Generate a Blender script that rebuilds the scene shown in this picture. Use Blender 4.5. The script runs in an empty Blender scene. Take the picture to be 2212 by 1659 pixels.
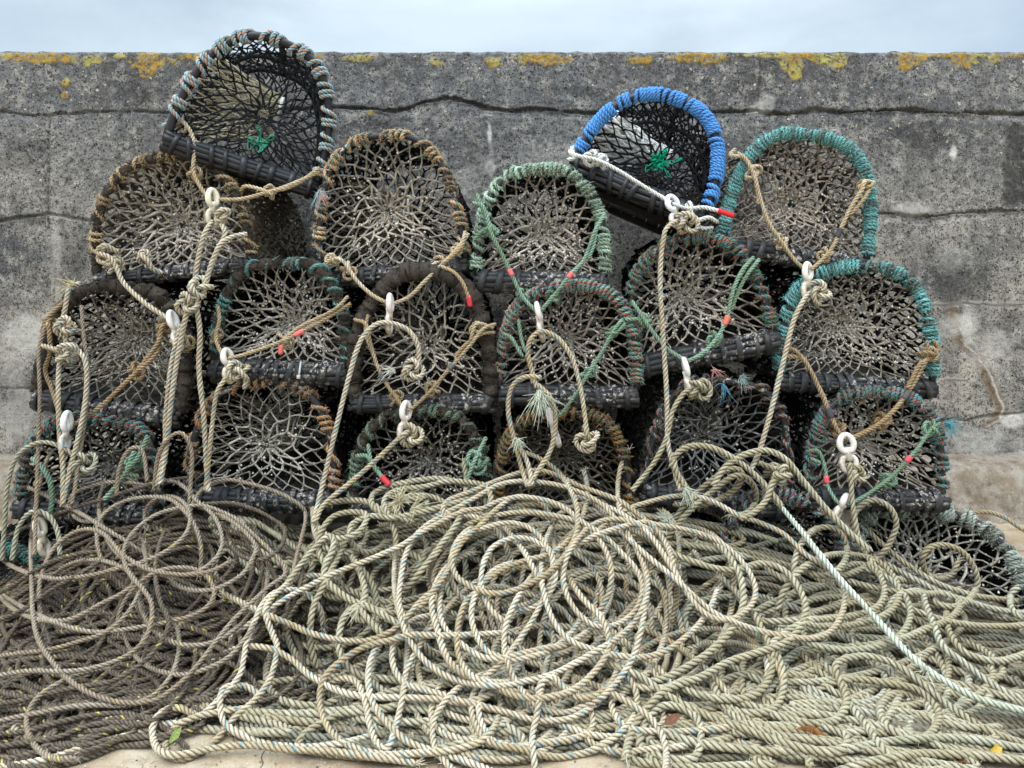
import bpy, math, random
import numpy as np
from mathutils import Matrix, Vector

random.seed(11)
RNG = np.random.default_rng(11)
sc = bpy.context.scene
COL = sc.collection
F, HC, HY, CX = 1671.0, 1.05, 560.0, 1106.0     # focal length, eye height, horizon row, centre column
WALL_Y = 3.30
PI = math.pi

def lin(r, g, b, k=1.0):
    def f(c):
        c = c / 255.0
        return c / 12.92 if c <= 0.04045 else ((c + 0.055) / 1.055) ** 2.4
    return np.array([f(r) * k, f(g) * k, f(b) * k])

def at(px, py, d):
    px = np.asarray(px, float); py = np.asarray(py, float); d = np.asarray(d, float)
    return np.stack([(px - CX) * d / F, d + 0 * px, HC - (py - HY) * d / F], -1)

# ------------------------------------------------------------------ mesh builder
class MB:
    def __init__(s):
        s.v = []; s.q = []; s.t = []; s.c = []; s.n = 0
    def add(s, v, quads=None, tris=None, col=(1, 1, 1)):
        v = np.asarray(v, float).reshape(-1, 3)
        if quads is not None and len(quads): s.q.append(np.asarray(quads, np.int64) + s.n)
        if tris is not None and len(tris): s.t.append(np.asarray(tris, np.int64) + s.n)
        c = np.asarray(col, float)
        if c.ndim == 1: c = np.tile(c, (len(v), 1))
        s.v.append(v); s.c.append(c); s.n += len(v)
    def build(s, name, mat, parent=None, smooth=True, inv=None):
        V = np.concatenate(s.v)
        if inv is not None:
            M = np.array(inv)
            V = V @ M[:3, :3].T + M[:3, 3]
        Cc = np.concatenate(s.c)
        Q = np.concatenate(s.q) if s.q else np.zeros((0, 4), np.int64)
        T = np.concatenate(s.t) if s.t else np.zeros((0, 3), np.int64)
        me = bpy.data.meshes.new(name)
        me.vertices.add(len(V)); me.vertices.foreach_set('co', V.astype(np.float32).ravel())
        nl = len(Q) * 4 + len(T) * 3
        me.loops.add(nl)
        me.loops.foreach_set('vertex_index', np.concatenate([Q.ravel(), T.ravel()]).astype(np.int32))
        me.polygons.add(len(Q) + len(T))
        st = np.concatenate([np.arange(len(Q)) * 4, len(Q) * 4 + np.arange(len(T)) * 3]).astype(np.int32)
        me.polygons.foreach_set('loop_start', st)
        me.polygons.foreach_set('use_smooth', np.full(len(st), smooth))
        me.update(calc_edges=True)
        a = me.attributes.new('col', 'FLOAT_COLOR', 'POINT')
        a.data.foreach_set('color', np.concatenate([Cc, np.ones((len(Cc), 1))], 1).astype(np.float32).ravel())
        me.materials.append(mat)
        o = bpy.data.objects.new(name, me)
        COL.objects.link(o)
        if parent is not None: o.parent = parent
        return o

def tag(o, label=None, cat=None, group=None, kind=None):
    if label: o['label'] = label
    if cat: o['category'] = cat
    if group: o['group'] = group
    if kind: o['kind'] = kind
    return o

def empty(name, M):
    o = bpy.data.objects.new(name, None)
    o.empty_display_size = 0.1
    COL.objects.link(o)
    M = Matrix(M)
    o.location = M.to_translation(); o.rotation_euler = M.to_euler()
    return o

def smooth_path(P, step):
    """Catmull-Rom through the points, resampled at equal steps"""
    P = np.asarray(P, float)
    Q = np.concatenate([[2 * P[0] - P[1]], P, [2 * P[-1] - P[-2]]])
    out = []
    t = np.linspace(0, 1, 12, endpoint=False)[:, None]
    for i in range(1, len(Q) - 2):
        a, b, c, d = Q[i - 1], Q[i], Q[i + 1], Q[i + 2]
        out.append(0.5 * ((2 * b) + (c - a) * t + (2 * a - 5 * b + 4 * c - d) * t ** 2 + (3 * b - a - 3 * c + d) * t ** 3))
    out.append(P[-1:])
    C = np.concatenate(out)
    s = np.concatenate([[0], np.cumsum(np.linalg.norm(np.diff(C, axis=0), axis=1))])
    n = max(3, int(s[-1] / step) + 1)
    ss = np.linspace(0, s[-1], n)
    return np.stack([np.interp(ss, s, C[:, k]) for k in range(C.shape[1])], 1)

def frames(P):
    n = len(P)
    T = np.gradient(P, axis=0)
    T /= np.linalg.norm(T, axis=1)[:, None] + 1e-12
    N = np.zeros_like(T)
    a = np.array([0.31, -0.8, 0.5])
    v = a - T[0] * a.dot(T[0]); v /= np.linalg.norm(v)
    N[0] = v
    for i in range(1, n):
        v = N[i - 1] - T[i] * N[i - 1].dot(T[i])
        N[i] = v / (np.linalg.norm(v) + 1e-12)
    return T, N, np.cross(T, N)

def grid_quads(n, m, closed_m=True):
    i = np.arange(n - 1)[:, None]; j = np.arange(m if closed_m else m - 1)[None, :]
    j2 = (j + 1) % m
    a = i * m + j; b = i * m + j2; c = (i + 1) * m + j2; d = (i + 1) * m + j
    return np.stack([a, b, c, d], -1).reshape(-1, 4)

def wob(n, scale, amp):
    k = max(2, int(n / scale) + 2)
    return np.interp(np.linspace(0, k - 1, n), np.arange(k), RNG.normal(0, 1, k)) * amp

def tube(mb, P, r, m=8, col=(1, 1, 1), cap=True):
    P = np.asarray(P, float)
    r = np.broadcast_to(np.asarray(r, float), (len(P),))
    T, N, B = frames(P)
    ph = np.arange(m) * 2 * PI / m
    V = P[:, None] + r[:, None, None] * (np.cos(ph)[None, :, None] * N[:, None] + np.sin(ph)[None, :, None] * B[:, None])
    V = V.reshape(-1, 3)
    Q = grid_quads(len(P), m)
    n = len(V)
    c = np.asarray(col, float)
    if c.ndim == 2: c = np.repeat(c, m, 0)
    else: c = np.tile(c, (n, 1))
    if cap:
        V = np.concatenate([V, [P[0]], [P[-1]]])
        j = np.arange(m); j2 = (j + 1) % m
        t1 = np.stack([j2, j, np.full(m, n)], 1); t2 = np.stack([n - m + j, n - m + j2, np.full(m, n + 1)], 1)
        mb.add(V, Q, np.concatenate([t1, t2]), np.concatenate([c, c[:1], c[-1:]]))
    else:
        mb.add(V, Q, None, c)

def slivers(mb, P, D, length, width, col):
    """loose fibres: thin bent slivers from points P along D"""
    n = len(P)
    if n == 0: return
    S = np.cross(D, RNG.normal(0, 1, (n, 3))); S /= np.linalg.norm(S, axis=1)[:, None] + 1e-9
    L = length * (0.4 + RNG.random(n))[:, None]
    mid = P + D * L * 0.55
    tip = P + D * L + RNG.normal(0, 1, (n, 3)) * L * 0.45
    w = width
    V = np.stack([P - S * w, P + S * w, mid + S * w * 0.8, mid - S * w * 0.8, tip], 1).reshape(-1, 3)
    b = np.arange(n)[:, None] * 5
    c = np.asarray(col, float)
    if c.ndim == 1: c = np.tile(c, (n, 1))
    mb.add(V, np.concatenate([b, b + 1, b + 2, b + 3], 1), np.concatenate([b + 3, b + 2, b + 4], 1), np.repeat(c, 5, 0))

STY = dict(
    pale=dict(s=[(208, 194, 168), (201, 186, 158), (213, 200, 175)], g=(92, 80, 60), fl=[(104, 158, 172), (206, 200, 130)], fp=.45, r=.0080, pitch=.040, d=(165, 146, 112)),
    bone=dict(s=[(212, 200, 177), (204, 191, 167), (217, 206, 184)], g=(98, 84, 62), fl=[(100, 160, 175), (120, 170, 175)], fp=.3, r=.0078, pitch=.042, d=(184, 166, 136)),
    olive=dict(s=[(182, 174, 147), (173, 165, 138), (189, 181, 156)], g=(68, 61, 44), fl=None, fp=0, r=.0091, pitch=.048, d=(160, 147, 116)),
    sage=dict(s=[(182, 177, 156), (174, 169, 148), (188, 183, 163)], g=(72, 66, 52), fl=None, fp=0, r=.0091, pitch=.048, d=(164, 160, 130)),
    mint=dict(s=[(214, 220, 204), (204, 214, 196), (218, 224, 210)], g=(108, 112, 90), fl=None, fp=0, r=.0080, pitch=.040, d=(176, 174, 146)),
    dark=dict(s=[(110, 98, 84), (102, 90, 77), (117, 104, 89)], g=(56, 52, 47), fl=[(206, 192, 94), (206, 192, 94)], fp=.10, r=.0065, pitch=.036, d=(140, 126, 110)),
    ash=dict(s=[(166, 153, 135), (158, 145, 127), (172, 160, 142)], g=(76, 66, 56), fl=[(206, 192, 94), (206, 192, 94)], fp=.06, r=.0062, pitch=.036, d=(152, 132, 110)),
    tan=dict(s=[(190, 170, 138), (182, 162, 130), (196, 177, 146)], g=(104, 88, 62), fl=None, fp=0, r=.0062, pitch=.034, d=(158, 134, 98)),
    cord=dict(s=[(212, 196, 168), (204, 188, 160), (218, 203, 178)], g=(118, 98, 70), fl=[(120, 160, 160), (200, 150, 100)], fp=.25, r=.0066, pitch=.036, d=(176, 148, 104)),
    green=dict(s=[(140, 170, 148), (132, 162, 140), (148, 176, 156)], g=(66, 86, 68), fl=None, fp=0, r=.0060, pitch=.032, d=(112, 130, 96)),
    white=dict(s=[(232, 232, 228), (226, 226, 220), (236, 236, 232)], g=(160, 158, 148), fl=[(206, 196, 130), (210, 200, 150)], fp=.12, r=.0066, pitch=.034, d=(222, 220, 208)),
    brown=dict(s=[(172, 150, 118), (162, 140, 110), (178, 157, 126)], g=(90, 74, 52), fl=None, fp=0, r=.0066, pitch=.034, d=(156, 128, 90)),
)
for k_, q_ in (('olive', .72), ('sage', .72), ('pale', .74), ('dark', .72)):  # dirty lower coils, darkened further to paint shade into the gaps
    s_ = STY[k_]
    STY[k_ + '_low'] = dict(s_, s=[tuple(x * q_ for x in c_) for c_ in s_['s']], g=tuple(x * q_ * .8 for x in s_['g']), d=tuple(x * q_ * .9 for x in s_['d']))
PH12 = np.arange(12) * 2 * PI / 12
RHO12 = np.tile([1.0, .93, .68, .93], 3)

def rope(mb, P, sty, r=None, step=.0055, fuzz=60, tw=0, flen=.006):
    """three-strand laid rope along P"""
    st = STY[sty] if isinstance(sty, str) else sty
    r = r or st['r']
    P = smooth_path(P, step)
    n = len(P)
    T, N, B = frames(P)
    a = np.arange(n) * step * 2 * PI / st['pitch'] + tw
    ph = PH12[None] + a[:, None]
    rr = r * RHO12[None] * (1 + wob(n, 9, .05))[:, None]
    V = P[:, None] + rr[..., None] * (np.cos(ph)[..., None] * N[:, None] + np.sin(ph)[..., None] * B[:, None])
    S = [lin(*c) for c in st['s']]; G = lin(*st['g']); D = lin(*st['d'])
    base = np.array([S[0], S[0], G, S[1], S[1], S[1], G, S[2], S[2], S[2], G, S[0]])
    C = np.tile(base[None], (n, 1, 1))
    dm = np.clip(.45 + wob(n, 22, .45), 0, 1)[:, None, None]
    C = C * (1 - dm * .8) + np.minimum(C, D) * dm * .8
    if st['fl']:
        k = RNG.random(n)
        f0, f1 = lin(*st['fl'][0]), lin(*st['fl'][1])
        run = np.repeat(RNG.random(n // 2 + 1) < st['fp'], 2)[:n]
        which = np.repeat(RNG.random(n // 6 + 1) < .75, 6)[:n]
        C[run, 1] = np.where(which[run][:, None], f0, f1)
        C[run, 0] = C[run, 0] * .65 + np.where(which[run][:, None], f0, f1) * .35
    C *= (1 + RNG.normal(0, .09, (n, 12)))[..., None]
    C = np.clip(C, .004, .9)
    V = V.reshape(-1, 3); C2 = C.reshape(-1, 3)
    nn = len(V)
    j = np.arange(12); j2 = (j + 1) % 12
    tr = np.concatenate([np.stack([j2, j, np.full(12, nn)], 1), np.stack([nn - 12 + j, nn - 12 + j2, np.full(12, nn + 1)], 1)])
    mb.add(np.concatenate([V, P[:1], P[-1:]]), grid_quads(n, 12), tr, np.concatenate([C2, C2[:1], C2[-1:]]))
    if fuzz:
        m = int(n * step * fuzz)
        i = RNG.integers(0, n, m); q = RNG.random(m) * 2 * PI
        rad = np.cos(q)[:, None] * N[i] + np.sin(q)[:, None] * B[i]
        Dv = rad * .9 + T[i] * RNG.normal(0, .7, m)[:, None]; Dv /= np.linalg.norm(Dv, axis=1)[:, None]
        slivers(mb, P[i] + rad * r * .85, Dv, flen, .0007, np.clip(C[i, 0] * 1.05, 0, .9))
    return P

def knot(mb, c, size, sty, r=None, rot=None):
    t = np.linspace(0, 2 * PI, 40)
    p = np.stack([(1 + .5 * np.cos(3 * t)) * np.cos(2 * t), .8 * np.sin(3 * t), (1 + .5 * np.cos(3 * t)) * np.sin(2 * t)], 1) * size * .5
    R = np.array(Matrix.Rotation(random.uniform(0, 6.28), 3, Vector((random.gauss(0, 1), random.gauss(0, 1), random.gauss(0, 1)))))
    rope(mb, np.asarray(c) + p @ R.T, sty, r=r, step=.005, fuzz=70)

def fray(mb, c, d, n, length, col, spread=.5):
    c = np.asarray(c, float); d = np.asarray(d, float); d = d / np.linalg.norm(d)
    for _ in range(n):
        dd = d + RNG.normal(0, spread, 3); dd /= np.linalg.norm(dd)
        L = length * random.uniform(.5, 1.1)
        t = np.linspace(0, 1, 5)[:, None]
        bend = RNG.normal(0, .35, 3) * L; bend[2] -= .25 * L
        tube(mb, c + RNG.normal(0, .003, 3) + dd * L * t + bend * t ** 2, np.array([1, 1, .9, .7, .4]) * .0011, 4, np.clip(lin(*col) * random.uniform(.8, 1.15), 0, .9), cap=False)

# ------------------------------------------------------------------ materials
def mk(name):
    m = bpy.data.materials.new(name); m.use_nodes = True
    nt = m.node_tree
    return m, nt, nt.nodes['Principled BSDF']
def N(nt, t, **k):
    n = nt.nodes.new(t)
    for a, b in k.items():
        if a in n.inputs.keys() if hasattr(n.inputs, 'keys') else False: n.inputs[a].default_value = b
        else: setattr(n, a, b)
    return n
def L(nt, a, b): nt.links.new(a, b)
def mix(nt, fac, a, b, mode='MIX'):
    n = nt.nodes.new('ShaderNodeMix'); n.data_type = 'RGBA'; n.blend_type = mode; n.clamp_factor = True
    for s, v in ((0, fac), (6, a), (7, b)):
        if hasattr(v, 'is_linked'): L(nt, v, n.inputs[s])
        else: n.inputs[s].default_value = v if s == 0 else (tuple(v) + (1,))[:4]
    return n.outputs[2]
def noise(nt, scale, detail=6, rough=.6, vec=None, dist=0):
    n = nt.nodes.new('ShaderNodeTexNoise'); n.inputs['Scale'].default_value = scale
    n.inputs['Detail'].default_value = detail; n.inputs['Roughness'].default_value = rough; n.inputs['Distortion'].default_value = dist
    if vec is not None: L(nt, vec, n.inputs['Vector'])
    return n.outputs['Fac']
def ramp(nt, fac, lo, hi, a=0., b=1.):
    n = nt.nodes.new('ShaderNodeMapRange'); n.inputs[1].default_value = lo; n.inputs[2].default_value = hi
    n.inputs[3].default_value = a; n.inputs[4].default_value = b; n.clamp = True
    L(nt, fac, n.inputs[0]); return n.outputs[0]
def math_(nt, op, a, b):
    n = nt.nodes.new('ShaderNodeMath'); n.operation = op
    for i, v in enumerate((a, b)):
        if hasattr(v, 'is_linked'): L(nt, v, n.inputs[i])
        else: n.inputs[i].default_value = v
    return n.outputs[0]

def attr_mat(name, rough, scale, bump, lo=.7, hi=1.2, crust=None, crust_at=.62, spec=.3):
    m, nt, bs = mk(name)
    at_ = nt.nodes.new('ShaderNodeAttribute'); at_.attribute_name = 'col'
    tc = nt.nodes.new('ShaderNodeTexCoord').outputs['Object']
    nz = noise(nt, scale, 5, .65, tc)
    v = ramp(nt, nz, .3, .7, lo, hi)
    cc = nt.nodes.new('ShaderNodeCombineColor')
    for i in range(3): L(nt, v, cc.inputs[i])
    c = mix(nt, 1.0, at_.outputs['Color'], cc.outputs[0], 'MULTIPLY')
    if crust is not None:
        n2 = noise(nt, scale * .45, 7, .7, tc)
        cl_ = ramp(nt, noise(nt, scale * .07, 3, .5, tc), .46, .60)
        c = mix(nt, math_(nt, 'MULTIPLY', cl_, ramp(nt, n2, crust_at - .03, crust_at + .02)), c, tuple(crust))
        c = mix(nt, ramp(nt, noise(nt, scale * .2, 5, .65, tc), .52, .68, 0, .55), c, lin(84, 78, 70))
    L(nt, c, bs.inputs['Base Color'])
    bs.inputs['Roughness'].default_value = rough
    bs.inputs['Specular IOR Level'].default_value = spec
    b = nt.nodes.new('ShaderNodeBump'); b.inputs['Strength'].default_value = bump; b.inputs['Distance'].default_value = .002
    L(nt, nz, b.inputs['Height']); L(nt, b.outputs[0], bs.inputs['Normal'])
    return m
M_ROPE = attr_mat('weathered laid rope', .9, 420, .5, .72, 1.22, spec=.15)
M_NET = attr_mat('crusted netting', .9, 260, .7, .6, 1.3, spec=.15)
M_RUB = attr_mat('black rubber with barnacle crust', .55, 150, .5, .6, 1.3, crust=lin(186, 178, 168), crust_at=.565, spec=.4)
M_RUBC = attr_mat('clean black rubber', .45, 120, .2, .8, 1.2, spec=.45)
M_RUST = attr_mat('growth covered rim', .95, 110, 1.0, .5, 1.5, spec=.1)
M_PLA = attr_mat('white moulded plastic', .38, 60, .12, .86, 1.05, crust=lin(186, 166, 132), crust_at=.55, spec=.5)
M_TAPE = attr_mat('wrapped tape', .6, 200, .5, .75, 1.15)
M_LEAF = attr_mat('dead leaf', .7, 90, .4, .7, 1.2)

# ------------------------------------------------------------------ value noise
def vnoise(x, y, seed):
    g = np.random.default_rng(seed).random((257, 257))
    xi = np.floor(x).astype(int); yi = np.floor(y).astype(int)
    fx = x - xi; fy = y - yi
    fx = fx * fx * (3 - 2 * fx); fy = fy * fy * (3 - 2 * fy)
    a = g[xi % 256, yi % 256]; b = g[(xi + 1) % 256, yi % 256]; c = g[xi % 256, (yi + 1) % 256]; d = g[(xi + 1) % 256, (yi + 1) % 256]
    return (a * (1 - fx) + b * fx) * (1 - fy) + (c * (1 - fx) + d * fx) * fy
def fbm(x, y, seed, o=4):
    s = 0; a = .5; t = 0
    for k in range(o):
        s = s + a * vnoise(x * 2 ** k + 17.3 * k, y * 2 ** k + 5.1 * k, seed + k); t += a; a *= .55
    return s / t

# ------------------------------------------------------------------ the sea wall
ZT = HC - (111 - HY) * WALL_Y / F
def build_wall():
    fine = .0045
    xs = np.concatenate([np.linspace(-7, -2.4, 60, endpoint=False), np.arange(-2.4, 2.4, fine), np.linspace(2.4, 7, 60)])
    zs = np.concatenate([np.linspace(-.3, .0, 4, endpoint=False), np.arange(0, ZT - .012, fine), [ZT - .010, ZT - .006, ZT - .002, ZT]])
    X, Z = np.meshgrid(xs, zs, indexing='ij')
    px = X * F / WALL_Y + CX; py = HY - (Z - HC) * F / WALL_Y
    Z = Z + np.clip((Z - (ZT - .03)) / .03, 0, 1) * ((fbm(X * 14 + 60, Z * 0 + 3, 401, 4) - .5) * .014 - .02 * np.clip(fbm(X * 5 + 20, Z * 0 + 9, 405, 3) - .66, 0, 1) * 3)
    Y = np.zeros_like(X)
    # broad pour-to-pour unevenness and rough aggregate
    Y += (fbm(X * 1.3 + 30, Z * 1.3 + 30, 3) - .5) * .03
    rough = (fbm(X * 55 + 100, Z * 55 + 100, 7, 3) - .5)
    Y += rough * np.where(py < 450, .009, .005)
    wx = (fbm(X * 9 + 50, Z * 9 + 50, 21, 4) - .5)
    dk = np.zeros_like(X); pale = np.zeros_like(X); lich = np.zeros_like(X); warm = np.zeros_like(X)
    def crack(pts, w, depth, jag=10, seed=1):
        pts = np.array(pts, float)
        if abs(pts[-1, 0] - pts[0, 0]) > abs(pts[-1, 1] - pts[0, 1]):
            c = np.interp(px, pts[:, 0], pts[:, 1]); e = py - c; ok = (px > pts[0, 0]) & (px < pts[-1, 0])
        else:
            c = np.interp(py, pts[:, 1], pts[:, 0]); e = px - c; ok = (py > pts[0, 1]) & (py < pts[-1, 1])
        e = e + (fbm(px / 38. + seed * 9, py / 38. + seed * 5, 40 + seed, 5) - .5) * jag * 2 + (fbm(px / 9. + seed, py / 9. + seed, 140 + seed, 2) - .5) * jag * .6
        ww = w * np.clip(3.4 * fbm(px / 45. + seed * 3, py / 300. + seed, 60 + seed, 4) - .85, .10, 2.6)
        g = np.clip(1.3 - np.abs(e) / ww, 0, 1) * ok
        return g, e, ok
    for (pts, w, dp, sd) in [
        ([(-900, 240), (0, 243), (60, 246), (108, 250), (130, 245), (200, 243), (260, 240), (330, 243), (420, 240), (560, 238), (730, 232), ], 3.2, .012, 1),
        ([(730, 232), (800, 235), (850, 241), (900, 226), (960, 212), (1000, 216), (1040, 233), (1100, 240), (1180, 238), (1260, 246), (1560, 240), (1640, 240)], 3.9, .022, 2),
        ([(1640, 243), (1700, 245), (1780, 238), (1850, 243), (1950, 236), (2000, 241), (2100, 244), (2300, 246), (3000, 243)], 3.9, .022, 3),
        ([(-900, 470), (0, 476), (50, 471), (105, 462), (150, 470), (200, 478), (300, 470)], 3.5, .012, 4),
        ([(1860, 456), (1920, 462), (1990, 471), (2060, 463), (2130, 455), (2300, 450), (3000, 450)], 4.0, .014, 5),
        ([(1960, 664), (2080, 656), (2140, 661), (2300, 658)], 2.6, .008, 6),
        ([(1980, 912), (2040, 909), (2100, 905), (2300, 878)], 3.0, .010, 7),
        ([(1980, 820), (2090, 826)], 2.0, .006, 8),
        ([(-300, 842), (0, 838), (120, 840)], 2.2, .006, 9)]:
        g, e, ok = crack(pts, w, dp, 5 if w < 5 else 7, sd)
        Y += g * dp
        # chipped lip below the joint
        Y += np.clip(1 - np.abs(e - 9) / 9, 0, 1) * ok * .006 * (w > 3.7)
        dk = np.maximum(dk, np.clip(1 - np.abs(e) / (w * 2.6), 0, 1) * ok * .38 * fbm(px / 30., py / 30., 170 + sd, 3) * 1.6)
        if sd in (6, 8): pale = np.maximum(pale, np.clip(1 - np.abs(e + 3) / 6, 0, 1) * ok * .8)
    for (pts, w, dp, sd) in [([(108, 250), (105, 330), (103, 450), (105, 465)], 2.2, .010, 11), ([(1643, 111), (1641, 180), (1640, 240)], 1.6, .008, 12),
                             ([(104, 470), (120, 600), (118, 700)], 1.2, .004, 13)]:
        g, e, ok = crack(pts, w, dp, 3, sd); Y += g * dp; dk = np.maximum(dk, np.clip(1 - np.abs(e) / 7, 0, 1) * ok * .3)
    # lichen along the top
    n1 = fbm(px / 26., py / 26., 80, 4) - .5; n2 = fbm(px / 9., py / 9., 84, 3) - .5
    for (a, b, rx, ry) in [(70, 124, 60, 10), (20, 122, 22, 6), (150, 128, 20, 8), (192, 131, 22, 11), (325, 132, 38, 20), (318, 150, 18, 16), (143, 178, 10, 10), (140, 205, 8, 9), (258, 122, 16, 5),
                           (770, 125, 30, 7), (942, 134, 12, 9), (1065, 136, 15, 10), (1190, 130, 55, 10), (1160, 124, 50, 6), (1380, 131, 26, 9), (1500, 124, 55, 9), (1530, 130, 22, 8), (1716, 142, 24, 18), (1722, 165, 12, 10), (1790, 128, 42, 13), (1810, 140, 16, 8),
                           (1700, 119, 90, 6), (1970, 128, 38, 13), (1955, 142, 14, 9), (2085, 128, 20, 18), (2150, 124, 22, 9), (2050, 119, 120, 5), (800, 243, 8, 5), (2190, 120, 30, 6), (430, 122, 40, 6), (660, 121, 30, 5),
                           (-200, 125, 80, 10), (2500, 126, 80, 10), (2350, 124, 50, 8)]:
        d = np.sqrt(((px - a) / rx) ** 2 + ((py - b) / ry) ** 2) + n1 * 1.1 + n2 * 1.3
        lich = np.maximum(lich, np.clip((1.15 - d) * 4, 0, 1))
    Y -= lich * (.003 + .003 * n2)
    # patches
    edge = (fbm(px / 30., py / 30., 95, 4) - .5)
    q = np.clip((px - 2166 + edge * 22) / 10, 0, 1) * np.clip((py - 262 + edge * 20) / 14, 0, 1) * np.clip((450 - py + edge * 10) / 10, 0, 1)
    dk = np.maximum(dk, q * .62); Y += q * .004
    for (a, b, rx, ry, s) in [(2062, 325, 9, 26, .8), (1058, 290, 5, 30, .7), (1062, 360, 12, 45, .35), (2088, 705, 18, 40, .7), (2075, 700, 45, 26, .45), (1000, 400, 60, 40, .2), (1640, 236, 32, 14, .5), (1655, 220, 20, 20, .35),
                               (60, 720, 60, 40, .5), (30, 760, 40, 80, .3), (2190, 910, 30, 20, .8), (1980, 450, 60, 14, .35), (2170, 990, 120, 14, .7), (120, 560, 14, 90, .25), (2140, 760, 60, 46, .34), (2000, 740, 34, 40, .3), (2110, 955, 100, 34, .4), (2060, 560, 60, 30, .2), (40, 900, 50, 60, .3), (820, 300, 50, 24, .16), (1180, 330, 60, 30, .16)]:
        d = np.sqrt(((px - a) / rx) ** 2 + ((py - b) / ry) ** 2) + n1 * 1.6
        pale = np.maximum(pale, np.clip((1.15 - d) * 1.6, 0, 1) * min(1, s * 1.35))
    st = np.array([(2058, 664), (2066, 720), (2085, 752), (2112, 772), (2134, 812), (2150, 850), (2162, 880), (2156, 905), (2120, 925)], float)
    sx = np.interp(py, st[:, 1], st[:, 0]) + n1 * 14
    ok = (py > 664) & (py < 922)
    warm = np.maximum(warm, np.clip(1.2 - np.abs(px - sx) / 17, 0, 1) * ok)
    pale = np.maximum(pale, np.clip(1.1 - np.abs(px - sx - 6) / 4, 0, 1) * ok * .9 * (py > 740))
    d = np.abs(py - 474) / 14 + n1 * 1.5; dk = np.maximum(dk, np.clip((1.1 - d) * 2, 0, 1) * (px < 100) * .5)
    d = np.sqrt(((px - 250) / 60) ** 2 + ((py - 475) / 12) ** 2) + n1; dk = np.maximum(dk, np.clip((1.1 - d) * 2, 0, 1) * .6)
    for (a, b, rx, ry) in [(1000, 222, 90, 12), (2000, 470, 60, 14), (1920, 458, 26, 12), (160, 560, 30, 120), (60, 330, 60, 40), (820, 270, 40, 60), (2000, 300, 70, 40), (2080, 600, 60, 60), (1250, 200, 60, 18), (300, 200, 60, 26), (1180, 246, 60, 9)]:
        d = np.sqrt(((px - a) / rx) ** 2 + ((py - b) / ry) ** 2) + n1; dk = np.maximum(dk, np.clip((1.1 - d) * 2, 0, 1) * .4)
    Yf = WALL_Y + Y + np.clip((Z - (ZT - .012)) / .012, 0, 1) ** 2 * .012
    n, m = X.shape
    me_v = np.stack([X, Yf, Z], -1).reshape(-1, 3)
    Q = grid_quads(n, m, False)
    V = [me_v]; QQ = [Q]
    # top, back, ends (a 0.5 m thick wall)
    base = len(me_v)
    top = np.arange(n) * m + (m - 1)
    nv = np.stack([xs, np.full(n, WALL_Y + .5), np.full(n, ZT + .003)], 1)
    nb = np.stack([xs, np.full(n, WALL_Y + .5), np.full(n, -.3)], 1)
    V += [nv, nb]
    i = np.arange(n - 1)
    QQ.append(np.stack([top[i], base + i, base + i + 1, top[i + 1]], 1)[:, ::-1])
    QQ.append(np.stack([base + i, base + n + i, base + n + i + 1, base + i + 1], 1)[:, ::-1])
    V = np.concatenate(V); Q = np.concatenate(QQ)
    mb = MB()
    col = np.zeros((len(V), 3))
    col[:base, 0] = lich.ravel(); col[:base, 1] = dk.ravel(); col[:base, 2] = pale.ravel()
    mb.add(V, Q[:, ::-1], None, col)
    o = mb.build('sea_wall', M_WALL)
    a = o.data.attributes.new('warm', 'FLOAT', 'POINT')
    a.data.foreach_set('value', np.concatenate([warm.ravel(), np.zeros(2 * n)]).astype(np.float32))
    return o

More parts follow.
